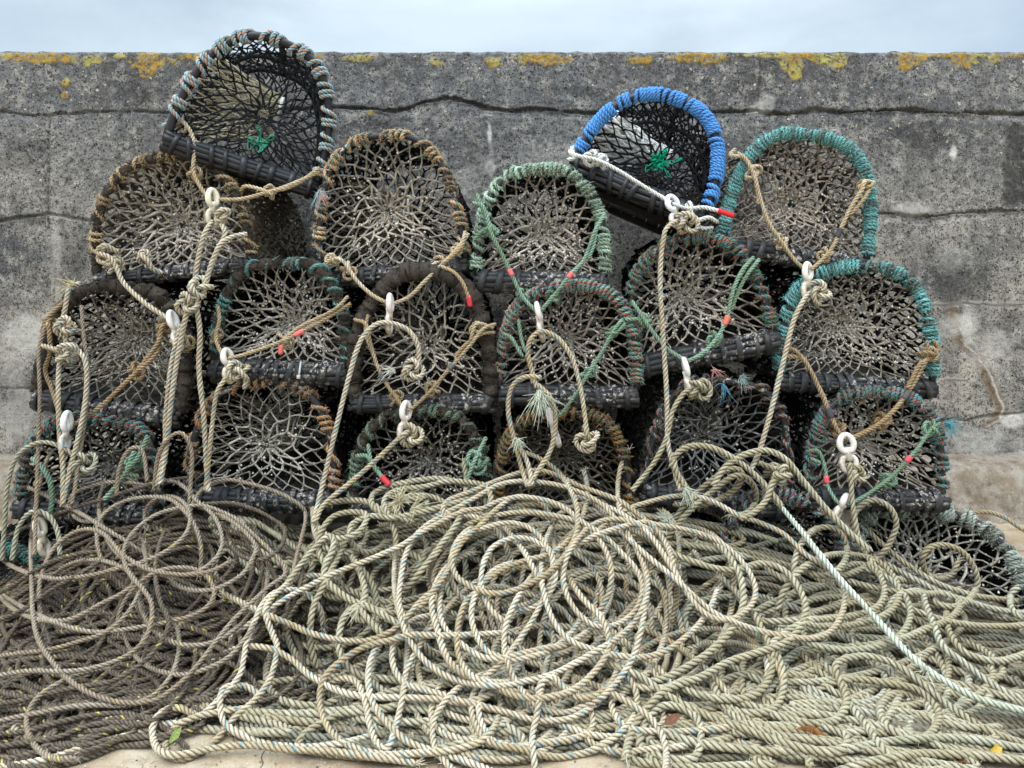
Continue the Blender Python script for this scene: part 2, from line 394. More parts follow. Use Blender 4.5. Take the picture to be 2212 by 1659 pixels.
def wall_material():
    m, nt, bs = mk('old exposed aggregate concrete')
    tc = nt.nodes.new('ShaderNodeTexCoord').outputs['Object']
    A = nt.nodes.new('ShaderNodeAttribute'); A.attribute_name = 'col'
    sep = nt.nodes.new('ShaderNodeSeparateColor'); L(nt, A.outputs['Color'], sep.inputs[0])
    W = nt.nodes.new('ShaderNodeAttribute'); W.attribute_name = 'warm'
    sx = nt.nodes.new('ShaderNodeSeparateXYZ'); L(nt, tc, sx.inputs[0])
    hz = ramp(nt, sx.outputs[2], .75, 1.7)
    c = mix(nt, hz, lin(186, 176, 160), lin(124, 124, 124))
    big = noise(nt, 2.2, 8, .62, tc)
    c = mix(nt, ramp(nt, big, .40, .62), c, lin(92, 92, 93))
    mid = noise(nt, 16, 8, .72, tc)
    c = mix(nt, ramp(nt, mid, .48, .66, 0, .75), c, lin(188, 182, 172))
    c = mix(nt, ramp(nt, noise(nt, 38, 6, .75, tc), .52, .62, 0, .85), c, lin(80, 77, 74))
    # grit
    fine = noise(nt, 150, 4, .8, tc)
    c = mix(nt, ramp(nt, fine, .53, .60, 0, .85), c, lin(46, 45, 46))
    c = mix(nt, ramp(nt, noise(nt, 75, 3, .65, tc), .56, .62, 0, .8), c, lin(58, 56, 55))
    c = mix(nt, ramp(nt, noise(nt, 190, 3, .7, tc), .60, .68, 0, .7), c, lin(206, 198, 184))
    vo = nt.nodes.new('ShaderNodeTexVoronoi'); vo.inputs['Scale'].default_value = 62; vo.inputs['Randomness'].default_value = 1
    wn = nt.nodes.new('ShaderNodeTexNoise'); wn.inputs['Scale'].default_value = 90; L(nt, tc, wn.inputs['Vector'])
    ws = nt.nodes.new('ShaderNodeVectorMath'); ws.operation = 'SCALE'; ws.inputs['Scale'].default_value = .02; L(nt, wn.outputs['Color'], ws.inputs[0])
    wd = nt.nodes.new('ShaderNodeVectorMath'); wd.operation = 'ADD'; L(nt, tc, wd.inputs[0]); L(nt, ws.outputs[0], wd.inputs[1]); L(nt, wd.outputs[0], vo.inputs['Vector'])
    sv = nt.nodes.new('ShaderNodeSeparateColor'); L(nt, vo.outputs['Color'], sv.inputs[0])
    peb = math_(nt, 'MULTIPLY', math_(nt, 'LESS_THAN', vo.outputs['Distance'], .30), math_(nt, 'GREATER_THAN', sv.outputs[0], .93))
    peb = math_(nt, 'MULTIPLY', peb, ramp(nt, hz, .1, .6, .25, 1))
    pc = mix(nt, sv.outputs[1], lin(206, 200, 188), lin(176, 156, 120))
    c = mix(nt, peb, c, pc)
    v2 = nt.nodes.new('ShaderNodeTexVoronoi'); v2.inputs['Scale'].default_value = 105; L(nt, wd.outputs[0], v2.inputs['Vector'])
    s2 = nt.nodes.new('ShaderNodeSeparateColor'); L(nt, v2.outputs['Color'], s2.inputs[0])
    c = mix(nt, math_(nt, 'MULTIPLY', math_(nt, 'LESS_THAN', v2.outputs['Distance'], .34), math_(nt, 'GREATER_THAN', s2.outputs[0], .8)), c, lin(40, 40, 41))
    # run-down grime streaks
    mp = nt.nodes.new('ShaderNodeMapping'); mp.inputs['Scale'].default_value = (7, 1, .7); L(nt, tc, mp.inputs[0])
    c = mix(nt, ramp(nt, noise(nt, 1.6, 6, .6, mp.outputs[0]), .5, .72, 0, .5), c, lin(96, 92, 88))
    c = mix(nt, math_(nt, 'MULTIPLY', sep.outputs[1], 1.0), c, lin(44, 43, 42))
    c = mix(nt, math_(nt, 'MULTIPLY', W.outputs['Fac'], .8), c, lin(110, 90, 68))
    c = mix(nt, math_(nt, 'MULTIPLY', sep.outputs[2], ramp(nt, noise(nt, 60, 5, .7, tc), .25, .5)), c, lin(204, 199, 190))
    lc = mix(nt, ramp(nt, noise(nt, 130, 4, .7, tc), .4, .62), lin(192, 152, 56), lin(138, 114, 56))
    lc = mix(nt, ramp(nt, noise(nt, 9, 3, .5, tc), .45, .6), lc, lin(176, 166, 92))
    c = mix(nt, math_(nt, 'MULTIPLY', sep.outputs[0], ramp(nt, noise(nt, 75, 5, .7, tc), .42, .52)), c, lc)
    L(nt, c, bs.inputs['Base Color']); bs.inputs['Roughness'].default_value = .95; bs.inputs['Specular IOR Level'].default_value = .15
    b = nt.nodes.new('ShaderNodeBump'); b.inputs['Strength'].default_value = .9; b.inputs['Distance'].default_value = .006
    h = math_(nt, 'ADD', fine, math_(nt, 'MULTIPLY', peb, .4)); h = math_(nt, 'ADD', h, math_(nt, 'MULTIPLY', mid, .8))
    L(nt, h, b.inputs['Height']); L(nt, b.outputs[0], bs.inputs['Normal'])
    return m
M_WALL = wall_material()
wall = build_wall()
tag(wall, 'weathered grey concrete sea wall with cracks and yellow lichen along its top', 'wall')

def stone_mat(name, a, b, d, sc_=6, crack=True):
    m, nt, bs = mk(name)
    tc = nt.nodes.new('ShaderNodeTexCoord').outputs['Object']
    c = mix(nt, ramp(nt, noise(nt, sc_, 8, .65, tc), .4, .6), a, b)
    c = mix(nt, ramp(nt, noise(nt, sc_ * 2.3, 7, .7, tc), .52, .68, 0, .8), c, d)
    fine = noise(nt, 170, 4, .75, tc)
    c = mix(nt, ramp(nt, fine, .56, .66, 0, .55), c, d)
    c = mix(nt, ramp(nt, noise(nt, 120, 3, .7, tc), .6, .7, 0, .5), c, lin(200, 190, 174))
    h = fine
    if crack:
        vo = nt.nodes.new('ShaderNodeTexVoronoi'); vo.feature = 'DISTANCE_TO_EDGE'; vo.inputs['Scale'].default_value = 2.6
        wv = nt.nodes.new('ShaderNodeVectorMath'); wv.operation = 'ADD'
        nv = nt.nodes.new('ShaderNodeTexNoise'); nv.inputs['Scale'].default_value = 9; L(nt, tc, nv.inputs['Vector'])
        sc2 = nt.nodes.new('ShaderNodeVectorMath'); sc2.operation = 'SCALE'; sc2.inputs['Scale'].default_value = .16; L(nt, nv.outputs['Color'], sc2.inputs[0])
        L(nt, tc, wv.inputs[0]); L(nt, sc2.outputs[0], wv.inputs[1]); L(nt, wv.outputs[0], vo.inputs['Vector'])
        e = math_(nt, 'MAXIMUM', ramp(nt, vo.outputs['Distance'], 0, .008), ramp(nt, noise(nt, 3.3, 3, .5, tc), .47, .53))
        c = mix(nt, e, lin(70, 62, 54), c)
        h = math_(nt, 'ADD', math_(nt, 'MULTIPLY', e, 1.2), fine)
    L(nt, c, bs.inputs['Base Color']); bs.inputs['Roughness'].default_value = .9; bs.inputs['Specular IOR Level'].default_value = .2
    b = nt.nodes.new('ShaderNodeBump'); b.inputs['Strength'].default_value = .6; b.inputs['Distance'].default_value = .004
    L(nt, h, b.inputs['Height']); L(nt, b.outputs[0], bs.inputs['Normal'])
    return m
M_GROUND = stone_mat('worn sandy paving', lin(184, 168, 144), lin(162, 140, 112), lin(116, 100, 82))
M_FOOT = stone_mat('crumbling footing stone', lin(156, 147, 134), lin(128, 114, 97), lin(90, 79, 66), 14, False)

# footing ledge along the foot of the wall
def footing():
    xs = np.concatenate([np.linspace(-7, -2.4, 30, endpoint=False), np.arange(-2.4, 2.4, .012), np.linspace(2.4, 7, 30)])
    d0 = 3.02
    zt = HC - (1003 - HY) * (WALL_Y - .12) / F
    prof = [(WALL_Y - .004, zt + .012), (WALL_Y - .08, zt + .004), (WALL_Y - .15, zt - .006), (WALL_Y - .165, zt - .03)] + [(WALL_Y - .17 - .09 * k / 14, zt - .03 - (zt + .05) * k / 14) for k in range(1, 15)]
    prof = np.array(prof)
    X = np.repeat(xs[:, None], len(prof), 1); Y = np.repeat(prof[None, :, 0], len(xs), 0); Z = np.repeat(prof[None, :, 1], len(xs), 0)
    k = np.clip(np.arange(len(prof)) / 4 - .4, 0, 1)[None]
    Y = Y + (fbm(X * 9 + 40, Z * 9 + 40, 201, 4) - .5) * .10 * k + (fbm(X * 40 + 40, Z * 40 + 40, 207, 3) - .5) * .03 * k
    Z = Z + (fbm(X * 12 + 40, Y * 12 + 40, 203, 3) - .5) * .02 * (np.arange(len(prof)) > 0)
    mb = MB(); mb.add(np.stack([X, Y, Z], -1), grid_quads(len(xs), len(prof), False)[:, ::-1])
    return mb.build('footing', M_FOOT, wall)
footing()

# ground
def ground():
    xs = np.concatenate([[-300, -60, -15], np.arange(-4, 4, .03), [15, 60, 300]])
    ys = np.concatenate([[-300, -60, -15, -4], np.arange(-1, 3.3, .03), [6, 15, 60, 300]])
    X, Y = np.meshgrid(xs, ys, indexing='ij')
    k = (np.abs(X) < 3.8) & (Y > -.9) & (Y < 3.25)
    Z = ((fbm(X * 3 + 50, Y * 3 + 50, 301, 4) - .5) * .018) * k
    mb = MB(); mb.add(np.stack([X, Y, Z], -1), grid_quads(len(xs), len(ys), False)[:, ::-1])
    o = mb.build('ground', M_GROUND); o['kind'] = 'structure'
ground()

# ------------------------------------------------------------------ lobster pots
def cords(mb, A, B, r, col, m=4, sag=.12, kn=1.7, cvar=.2, white=0., wcol=None):
    A = np.asarray(A); B = np.asarray(B); n = len(A)
    if n == 0: return
    Lg = np.linalg.norm(B - A, axis=1)
    ok = Lg > 1e-5; A, B, Lg = A[ok], B[ok], Lg[ok]; n = len(A)
    T = (B - A) / Lg[:, None]
    ref = np.where(np.abs(T[:, 1:2]) > .9, np.array([[1., 0, 0]]), np.array([[0., 1, 0]]))
    N1 = np.cross(T, ref); N1 /= np.linalg.norm(N1, axis=1)[:, None]; N2 = np.cross(T, N1)
    ts = np.array([-.02, .16, .5, .84, 1.02]); rs = np.array([kn, 1.05, .92, 1.05, kn])
    off = RNG.normal(0, sag, (n, 3)) * Lg[:, None]
    P = A[:, None] + T[:, None] * (ts[None, :, None] * Lg[:, None, None]) + off[:, None] * (4 * ts * (1 - ts))[None, :, None]
    rr = r * rs[None] * (1 + RNG.normal(0, .16, (n, 5)))
    ph = np.arange(m) * 2 * PI / m + .4
    V = P[:, :, None] + rr[:, :, None, None] * (np.cos(ph)[None, None, :, None] * N1[:, None, None] + np.sin(ph)[None, None, :, None] * N2[:, None, None])
    q = grid_quads(5, m)
    Q = (q[None] + (np.arange(n) * 5 * m)[:, None, None]).reshape(-1, 4)
    C = np.tile(np.asarray(col)[None, None, :], (n, 5, 1)) * np.clip(1 + RNG.normal(0, cvar, (n, 5)), .45, 1.7)[..., None]
    if white > 0:
        w = RNG.random((n, 5)) < white
        C[w] = np.asarray(wcol if wcol is not None else lin(190, 182, 168)) * RNG.uniform(.6, 1.1, (w.sum(), 1))
    mb.add(V.reshape(-1, 3), Q, None, np.repeat(np.clip(C, .003, .85), m, 1).reshape(-1, 3))

OCT = np.array([(1, 0, 0), (-1, 0, 0), (0, 1, 0), (0, -1, 0), (0, 0, 1), (0, 0, -1)], float)
OCTF = np.array([(0, 2, 4), (2, 1, 4), (1, 3, 4), (3, 0, 4), (2, 0, 5), (1, 2, 5), (3, 1, 5), (0, 3, 5)])
def lumps(mb, P, r, col, var=.25):
    n = len(P)
    if n == 0: return
    s = r * RNG.uniform(.5, 1.3, (n, 1, 1)) * RNG.uniform(.6, 1.3, (n, 6, 1))
    V = np.asarray(P)[:, None] + OCT[None] * s
    Fc = (OCTF[None] + (np.arange(n) * 6)[:, None, None]).reshape(-1, 3)
    c = np.asarray(col)[None] * np.clip(1 + RNG.normal(0, var, (n, 1)), .4, 1.6)
    mb.add(V.reshape(-1, 3), None, Fc, np.repeat(np.clip(c, 0, .85), 6, 0))

def diamonds(nodes):
    """nodes[k][i] rows; alternate rows are half a cell on; returns cord ends"""
    A, B = [], []
    for k in range(len(nodes) - 1):
        a, b = nodes[k], nodes[k + 1]
        n = len(a)
        for i in range(n):
            if k % 2 == 0: j1, j2 = i, (i - 1) % n
            else: j1, j2 = i, (i + 1) % n
            A.append(a[i]); B.append(b[j1]); A.append(a[i]); B.append(b[j2])
    return np.array(A), np.array(B)

POTS = {}
def pot(key, label, bx, by, w, h, d, roll=0, yaw=0, pitch=0, length=.68, wrap=None, net=(162, 151, 135), netr=.0029, white=.10, side=(17, 17, 16),  # near-black side and back nets paint shade into the pot interior
        inner=(104, 95, 80), ctr=(.0, .48), funnel=.13, turns=30, gaps=.35, wr=.0062, hoop=.0095, bar=.030, rubber='old', bulk=1.0, n=34, K=8,
        crust=0, scraps=None, eye=True, bars=True, px_=.68, backn=24, nus=31, nvs=17, er_=.05, sr_=1.55, weed=.5, fr_=.6):
    s = d / F
    W, H = w * s, h * s
    R = Matrix.Rotation(math.radians(roll), 3, 'Y') @ Matrix.Rotation(math.radians(yaw), 3, 'Z') @ Matrix.Rotation(math.radians(pitch), 3, 'X')
    O = at(bx, by, d)
    M = R.to_4x4(); M.translation = Vector(O)
    root = empty('lobster_pot', M)
    tag(root, label, 'lobster pot', 'lobster pots stacked against the sea wall')
    inv = M.inverted()
    POTS[key] = dict(root=root, inv=inv, d=d, M=np.array(M))
    pw, pz = px_, .78 + max(0, px_ - .68) * .8
    def arch(u):
        a = PI * (1 - np.asarray(u, float))
        c, si = np.cos(a), np.clip(np.sin(a), 0, 1)
        k = 1 + wv[0] * np.sin(2 * a + wv[1]) + wv[2] * np.sin(4 * a + wv[3]) * si + wv[4] * np.sin(7 * a + wv[3]) * si
        return np.stack([W / 2 * np.sign(c) * np.abs(c) ** pw * k, H * si ** pz * k], -1)
    q = 1 if rubber == 'old' else .35
    wv = (random.gauss(0, .014) * q, random.uniform(0, 6.28), random.gauss(0, .014) * q, random.uniform(0, 6.28), random.gauss(0, .008) * q)
    uu = np.linspace(0, 1, 400)
    ap = arch(uu); sl = np.concatenate([[0], np.cumsum(np.linalg.norm(np.diff(ap, axis=0), axis=1))]); sl /= sl[-1]
    def archs(s_):                                           # equal arc length
        return arch(np.interp(s_, sl, uu))
    dent = [RNG.normal(0, .012, 6) for _ in range(2)]
    # steel hoops in rubber hose + long bars
    rubc = lin(34, 34, 36) if rubber == 'old' else lin(26, 26, 29)
    RM = M_RUB if rubber == 'old' else M_RUBC
    mb = MB()
    tt = np.linspace(0, 1, 60)
    for y, k in ((0, 1), (length * .5, .9), (length, .9)):
        a2 = archs(tt) * (1 if y == 0 else .985)
        P = np.stack([a2[:, 0], np.full(60, y), a2[:, 1]], 1)
        tube(mb, P, hoop * k * (1 + wob(60, 6, .05)), 8, rubc)
    for q in (.0, .3, .5, .7, 1.):
        a2 = archs(np.array([q]))[0]
        tube(mb, [(a2[0], 0, a2[1]), (a2[0], length * .5, a2[1] * .985), (a2[0], length, a2[1])], hoop * .8, 6, rubc)
    mb.build('frame', RM, root)
    # rope binding round the front hoop
    if wrap:
        mb = MB()
        ns = int(turns * 15)
        t = np.linspace(0, 1, ns)
        phi = t * turns * 2 * PI
        nt_ = int(turns) + 1
        spc = 1 + (RNG.random(nt_) < gaps) * RNG.uniform(.8, 3.0, nt_) * (1 if gaps > 0.1 else .5) + RNG.normal(0, .12, nt_)
        if gaps >= .45: spc = np.where(np.arange(nt_) % random.choice((3, 4)) == 0, RNG.uniform(1.8, 3.4, nt_), RNG.uniform(.5, .8, nt_))
        kn_ = np.concatenate([[0], np.cumsum(np.clip(spc, .5, 9))])
        s_ = .02 + .96 * np.interp(t * turns, np.arange(len(kn_)), kn_) / np.interp(turns, np.arange(len(kn_)), kn_)
        s_ = np.clip(s_ + (.0055 + wob(ns, 60, .003)) * np.sin(phi), .012, .988)
        c = archs(s_); c1 = archs(np.clip(s_ + .004, 0, 1)); tg = c1 - c; tg /= np.linalg.norm(tg, axis=1)[:, None] + 1e-9
        nrm = np.stack([-tg[:, 1], np.zeros(ns), tg[:, 0]], 1)
        rad = (hoop + wr * .75) * bulk * (1 + wob(ns, 8, .13 if rubber == 'old' else .05))
        P = np.stack([c[:, 0], np.zeros(ns), c[:, 1]], 1) + rad[:, None] * (np.cos(phi)[:, None] * nrm + np.sin(phi)[:, None] * np.array([0, 1., 0]))
        s3 = [wrap[0], wrap[min(1, len(wrap) - 1)], wrap[min(2, len(wrap) - 1)]]
        s3 = [tuple(min(245, x * 1.1) for x in c_) for c_ in s3]
        dim = .52 if rubber == 'old' else .55
        st = dict(s=s3, g=tuple(x * dim for x in s3[0]), fl=None, fp=0, r=wr, pitch=.034, d=tuple(x * .72 + q * .18 for x, q in zip(s3[0], (150, 128, 100))) if rubber == 'old' else s3[0])
        i0 = len(mb.c)
        Pw = rope(mb, P, st, r=wr, step=.0048, fuzz=190 if rubber == 'old' else 25, flen=.010)
        if rubber == 'old':                              # grime and dried weed in patches along the binding
            for q_ in (i0,):
                nn_ = len(Pw); g_ = np.clip(.30 + wob(nn_, 30, .38) + wob(nn_, 6, .16), 0, .88)
                gc = lin(82, 78, 68)
                w_ = np.repeat(g_, 12)[:, None]
                mb.c[q_][:nn_ * 12] = mb.c[q_][:nn_ * 12] * (1 - w_) + gc * w_
            m_ = len(Pw) * 2; i = RNG.integers(0, len(Pw), m_); dv = RNG.normal(0, 1, (m_, 3)); dv[:, 2] -= .3; dv /= np.linalg.norm(dv, axis=1)[:, None]
            slivers(mb, Pw[i] + dv * wr * .7, dv, .009, .0011, np.array([lin(*s3[k % 3]) for k in range(m_)]) * RNG.uniform(.5, 1.05, (m_, 1)))
            i = RNG.integers(0, len(Pw), int(len(Pw) * .3))
            lumps(mb, Pw[i] + RNG.normal(0, 1, (len(i), 3)) * wr * .62, .0042, lin(112, 102, 86), .5)
            i = RNG.integers(0, len(Pw), int(len(Pw) * .05))
            lumps(mb, Pw[i] + RNG.normal(0, 1, (len(i), 3)) * wr * .7, .0036, lin(66, 60, 52), .4)
        mb.build('rim_binding', M_ROPE, root)
    if crust:
        mb = MB()
        t = np.linspace(.0, 1, 150); c = archs(t)
        P = np.stack([c[:, 0], np.zeros(150), c[:, 1]], 1) + RNG.normal(0, .002, (150, 3))
        rr = crust * (1 + wob(150, 2, .16))
        cc = lin(62, 56, 50)[None] * np.clip(1 + wob(150, 3, .25), .5, 1.6)[:, None]
        tube(mb, P, rr, 10, cc)
        i = RNG.integers(0, 150, 1500); ph = RNG.random(1500) * 2 * PI
        dv = np.stack([np.cos(ph), -np.abs(np.sin(ph)) , np.sin(ph)], 1); dv /= np.linalg.norm(dv, axis=1)[:, None]
        slivers(mb, P[i] + dv * crust * .8, dv, .012, .0012, lin(70, 62, 54))
        lumps(mb, P[i[:700]] + dv[:700] * crust * .92, .004, lin(74, 66, 58), .4)
        mb.build('growth', M_RUST, root)
    # front netting drawn in to the entrance
    C0 = np.array([ctr[0] * W, ctr[1] * H])
    bl = np.linspace(1, 0, 80)[1:-1]
    closed = np.concatenate([archs(np.linspace(0, 1, 300)), np.stack([(bl - .5) * W, np.full(78, .02 * H)], 1)])
    cl = np.concatenate([[0], np.cumsum(np.linalg.norm(np.diff(np.concatenate([closed, closed[:1]]), axis=0), axis=1))])
    cc_ = np.concatenate([closed, closed[:1]])
    def rim(u):
        x = (u % 1.0) * cl[-1]
        return np.stack([np.interp(x, cl, cc_[:, 0]), np.interp(x, cl, cc_[:, 1])], -1)
    nodes = []
    n = int(n * .80); K = max(6, int(K * .85))
    wa = RNG.normal(0, 1, 8)
    for k in range(K + 1):
        rho = 1 - .91 * (k / K) ** .95
        u = (np.arange(n) + .5 * (k % 2)) / n
        rp = rim(u)
        p = C0 + (rp - C0) * rho
        j = RNG.normal(0, .009 * W * (1 - .75 * k / K) * (1 if 0 < k else 0), p.shape)
        q = p / W * 7
        j += np.stack([np.sin(q[:, 1] * 1.1 + wa[0]) + np.sin(q[:, 0] * .9 + q[:, 1] * .6 + wa[1]), np.sin(q[:, 0] * 1.2 + wa[2]) + np.sin(q[:, 0] * .7 - q[:, 1] + wa[3])], 1) * .009 * W * math.sin(PI * min(1, k / K)) 
        y = .004 + funnel * (1 - rho) ** 1.25
        nodes.append(np.stack([p[:, 0] + j[:, 0], y + RNG.normal(0, .004, n) * (k > 0), p[:, 1] + j[:, 1]], 1))
    ks = max(3, int(round(K * .5)))
    A, B = diamonds(nodes[:ks + 1])
    inner_rows = [nodes[ks][(0 if k % 2 == 0 else 0)::2] if k == 0 else None for k in range(1)]
    n2 = len(inner_rows[0])
    for k in range(ks + 1, K + 1):
        src = nodes[k]
        inner_rows.append(np.array([(src[(2 * i + (1 if (k - ks) % 2 else 0)) % n] + src[(2 * i + (1 if (k - ks) % 2 else 0) + 1) % n]) / 2 for i in range(n2)]))
    A2, B2 = diamonds(inner_rows)
    nc = lin(*net)
    mb = MB()
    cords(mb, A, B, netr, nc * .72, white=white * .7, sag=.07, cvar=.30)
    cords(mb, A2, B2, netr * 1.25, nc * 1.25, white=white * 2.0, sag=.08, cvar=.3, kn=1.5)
    A = np.concatenate([A, A2, A2]); B = np.concatenate([B, B2, B2]); nodes = nodes[:ks + 1] + inner_rows[1:]
    allp = np.concatenate(nodes[2:])
    wts = np.concatenate([np.full(len(nodes[k]), (k / K) ** 1.2) for k in range(2, K + 1)])
    if white > 0:
        m = int(620 * white / .1)
        i = RNG.choice(len(allp), m, p=wts / wts.sum())
        lumps(mb, allp[i] + RNG.normal(0, .006, (m, 3)), .0042, lin(206, 198, 184), .3)
        i = RNG.integers(0, len(A), m); tq = RNG.random((m, 1))
        lumps(mb, A[i] * (1 - tq) + B[i] * tq + RNG.normal(0, .002, (m, 3)), .0027, nc * 1.1, .45)
        i = RNG.integers(0, len(A), int(700 * weed)); tq = RNG.random((len(i), 1)); dv = RNG.normal(0, 1, (len(i), 3)); dv[:, 2] -= .6; dv /= np.linalg.norm(dv, axis=1)[:, None]
        slivers(mb, A[i] * (1 - tq) + B[i] * tq, dv, .010, .0007, nc * .9)
    mb.build('entrance_net', M_NET, root)
    # side netting over the arch
    mb = MB()
    nu, nv = nus, nvs
    rows = []
    for k in range(nv + 1):
        y = length * k / nv
        u = np.clip((np.arange(nu) + .5 * (k % 2)) / (nu - .5), 0, 1)
        a2 = archs(u) * (1 - .03 * math.sin(PI * k / nv * 2) ** 2)
        rows.append(np.stack([a2[:, 0], np.full(nu, y), a2[:, 1]], 1) + RNG.normal(0, .004, (nu, 3)))
    A, B = [], []
    for k in range(nv):
        for i in range(nu):
            for j in ((i, i - 1) if k % 2 == 0 else (i, i + 1)):
                if 0 <= j < nu: A.append(rows[k][i]); B.append(rows[k + 1][j])
    cords(mb, np.array(A), np.array(B), netr * sr_, lin(*side), white=white * .05, sag=.08)  # cords thickened to keep light out of the pot
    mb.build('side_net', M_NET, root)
    # back netting
    mb = MB()
    bn = []
    for k in range(7):
        rho = 1 - .95 * k / 6
        p = C0 + (rim((np.arange(backn) + .5 * (k % 2)) / backn) - C0) * rho
        bn.append(np.stack([p[:, 0], np.full(backn, length - .002), p[:, 1]], 1))
    A, B = diamonds(bn)
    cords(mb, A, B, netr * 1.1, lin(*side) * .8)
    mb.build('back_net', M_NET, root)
    # inner funnel from the left side to a ring
    if inner is not None:
        mb = MB()
        rows = []
        for k in range(10):
            f = k / 9
            a = (np.arange(30) + .5 * (k % 2)) / 30 * 2 * PI
            y0, z0 = .05 + .17 * (1 + np.cos(a)) , H * (.06 + .36 * (1 + np.sin(a)))
            x0 = np.full(30, -W * .46) + np.abs(np.sin(a)) * W * .03
            P0 = np.stack([x0, y0, z0], 1)
            P1 = np.stack([np.full(30, W * .10), .20 + er_ * np.cos(a), H * .42 + er_ * np.sin(a)], 1)
            e = f ** .8
            rows.append(P0 * (1 - e) + P1 * e + RNG.normal(0, .003, (30, 3)))
        A, B = diamonds(rows)
        cords(mb, A, B, netr * fr_, lin(*inner), sag=.05, kn=1.4, white=white * .3)
        fo = mb.build('funnel', M_NET, root)
        if eye:
            mb = MB(); a = np.linspace(0, 2 * PI, 40)
            tube(mb, np.stack([np.full(40, W * .10), .20 + er_ * np.cos(a), H * .42 + er_ * np.sin(a)], 1), .0045 * er_ / .05, 6, lin(222, 220, 212), cap=False)
            mb.build('eye_ring', M_PLA, fo)
    # base: front bar of bundled strips, strapped; slats behind
    mb = MB()
    if bars:
        nb = 9
        for i in range(nb):
            a = 2 * PI * i / nb
            y = math.cos(a) * bar * .75 - .004; z = -bar * .75 + math.sin(a) * bar * .72
            x0 = W / 2 * random.uniform(.98, 1.06)
            X = np.linspace(-x0, x0, 26)
            P = np.stack([X, np.full(26, y) + wob(26, 5, .0022), np.full(26, z) + wob(26, 5, .0022)], 1)
            tube(mb, P, bar * .36 * (1 + wob(26, 3, .10)), 6, rubc * random.uniform(.7, 1.4))
        bb = mb.build('base_bar', RM, root)
        nst = random.randint(8, 12)
        for i in range(nst):
            xc = (i + .5 + random.uniform(-.25, .25)) / nst * W - W / 2
            a = np.linspace(0, 2 * PI, 22)
            ti = random.uniform(-.35, .35); wd = random.uniform(.006, .011)
            ry = bar * 1.16; P = []
            for xo in (-wd, wd):
                P.append(np.stack([xc + xo + ti * bar * np.sin(a), -.004 + ry * np.cos(a) * (1 + .02 * random.random()), -bar * .75 + ry * np.sin(a)], 1))
            th = .0025
            o1 = np.stack([np.zeros(22), np.cos(a), np.sin(a)], 1) * th
            ring = np.stack([P[0], P[0] + o1, P[1] + o1, P[1]], 1)
            mb = MB(); mb.add(ring.reshape(-1, 3), grid_quads(22, 4), None, rubc * random.uniform(.8, 1.9))
            mb.build('strap', RM, bb)
    mb = MB()
    for i in range(8):
        xc = (i + .5) / 8 * W * .96 - W * .48
        hw = W * .056; z = -.016
        v = np.array([(xc + a * hw, b, z + c * .007) for a in (-1, 1) for b in (.03, length) for c in (-1, 1)])
        mb.add(v, [(0, 1, 3, 2), (4, 6, 7, 5), (0, 4, 5, 1), (2, 3, 7, 6), (0, 2, 6, 4), (1, 5, 7, 3)], None, lin(44, 40, 36) * random.uniform(.6, 1.3))
    for y in (length * .5, length):
        v = np.array([(a * W * .5, y + b * .02, -.034 + c * .010) for a in (-1, 1) for b in (-1, 1) for c in (-1, 1)])
        mb.add(v, [(0, 1, 3, 2), (4, 6, 7, 5), (0, 4, 5, 1), (2, 3, 7, 6), (0, 2, 6, 4), (1, 5, 7, 3)], None, lin(40, 37, 34))
    mb.build('base_slats', RM, root, smooth=False)
    if scraps:
        mb = MB()
        (u0, v0, num, colr, ln) = scraps
        c = np.array([u0 * W, -.01, v0 * H])
        wk = [c]
        for _ in range(num):
            p = c + RNG.normal(0, 1, 3) * np.array([.019, .006, .019])
            wk += [p, p + RNG.normal(0, ln, 3), p + RNG.normal(0, ln, 3), c + (p - c) * .35 + np.array([0, .012, 0])]
        wk = smooth_path(np.array(wk), .004)
        tube(mb, wk, .0021 * (1 + np.clip(wob(len(wk), 5, .5), -.6, 1)), 5, np.array([lin(*colr)]) * np.clip(1 + wob(len(wk), 4, .2), .6, 1.4)[:, None])
        mb.build('twine_knot', M_ROPE, root)
    return root

TEAL = [(112, 180, 180), (128, 190, 188), (104, 166, 164)]
pot('p1', 'large black-netted lobster pot tilted above the wall top, with grey-blue and orange rim rope', 528, 345, 318, 268, 2.46, roll=18, yaw=17,  wrap=[(136, 160, 164), (190, 142, 120), (160, 178, 186)],
    net=(40, 42, 46), netr=.0026, white=0, side=(34, 38, 42), inner=(178, 168, 142), fr_=1.15, ctr=(.02, .42), funnel=.10, turns=36, gaps=.5, px_=.80, wr=.0074, hoop=.0135, bar=.029, rubber='new', n=38, K=9, scraps=(.05, .16, 9, (60, 140, 116), .010), bulk=1.0, er_=.078, sr_=1.1, weed=0)
pot('p2', 'beige-crusted lobster pot with tan rim rope, directly below the large tilted pot', 378, 578, 335, 240, 2.44, roll=-6, wrap=[(184, 160, 124), (178, 150, 112), (190, 168, 136)], net=(165, 155, 141), netr=.0036, white=.12, side=(110, 98, 82), turns=26, gaps=.5,
    px_=.76, ctr=(-.02, .40), crust=.013, bar=.022, n=36, K=9, weed=2.0)
pot('p3', 'grey-brown netted lobster pot with peach and teal rim rope beside the large tilted pot', 850, 578, 312, 290, 2.44, roll=-6, wrap=[(206, 166, 128), (196, 160, 126), (120, 150, 142)], net=(160, 150, 135), netr=.0030, white=.06, turns=34, gaps=.5, px_=.78, ctr=(-.03, .44), bar=.026, n=38, K=10)
pot('p4', 'barnacled lobster pot with pale mint rim rope, below and left of the blue-rimmed pot', 1168, 594, 278, 226, 2.42, roll=1, wrap=[(170, 200, 180), (160, 190, 168), (178, 200, 170)], net=(151, 140, 127), netr=.0033, white=.20, turns=50, gaps=.25, ctr=(.02, .40), hoop=.0100, n=32, K=8, bar=.032, inner=None)
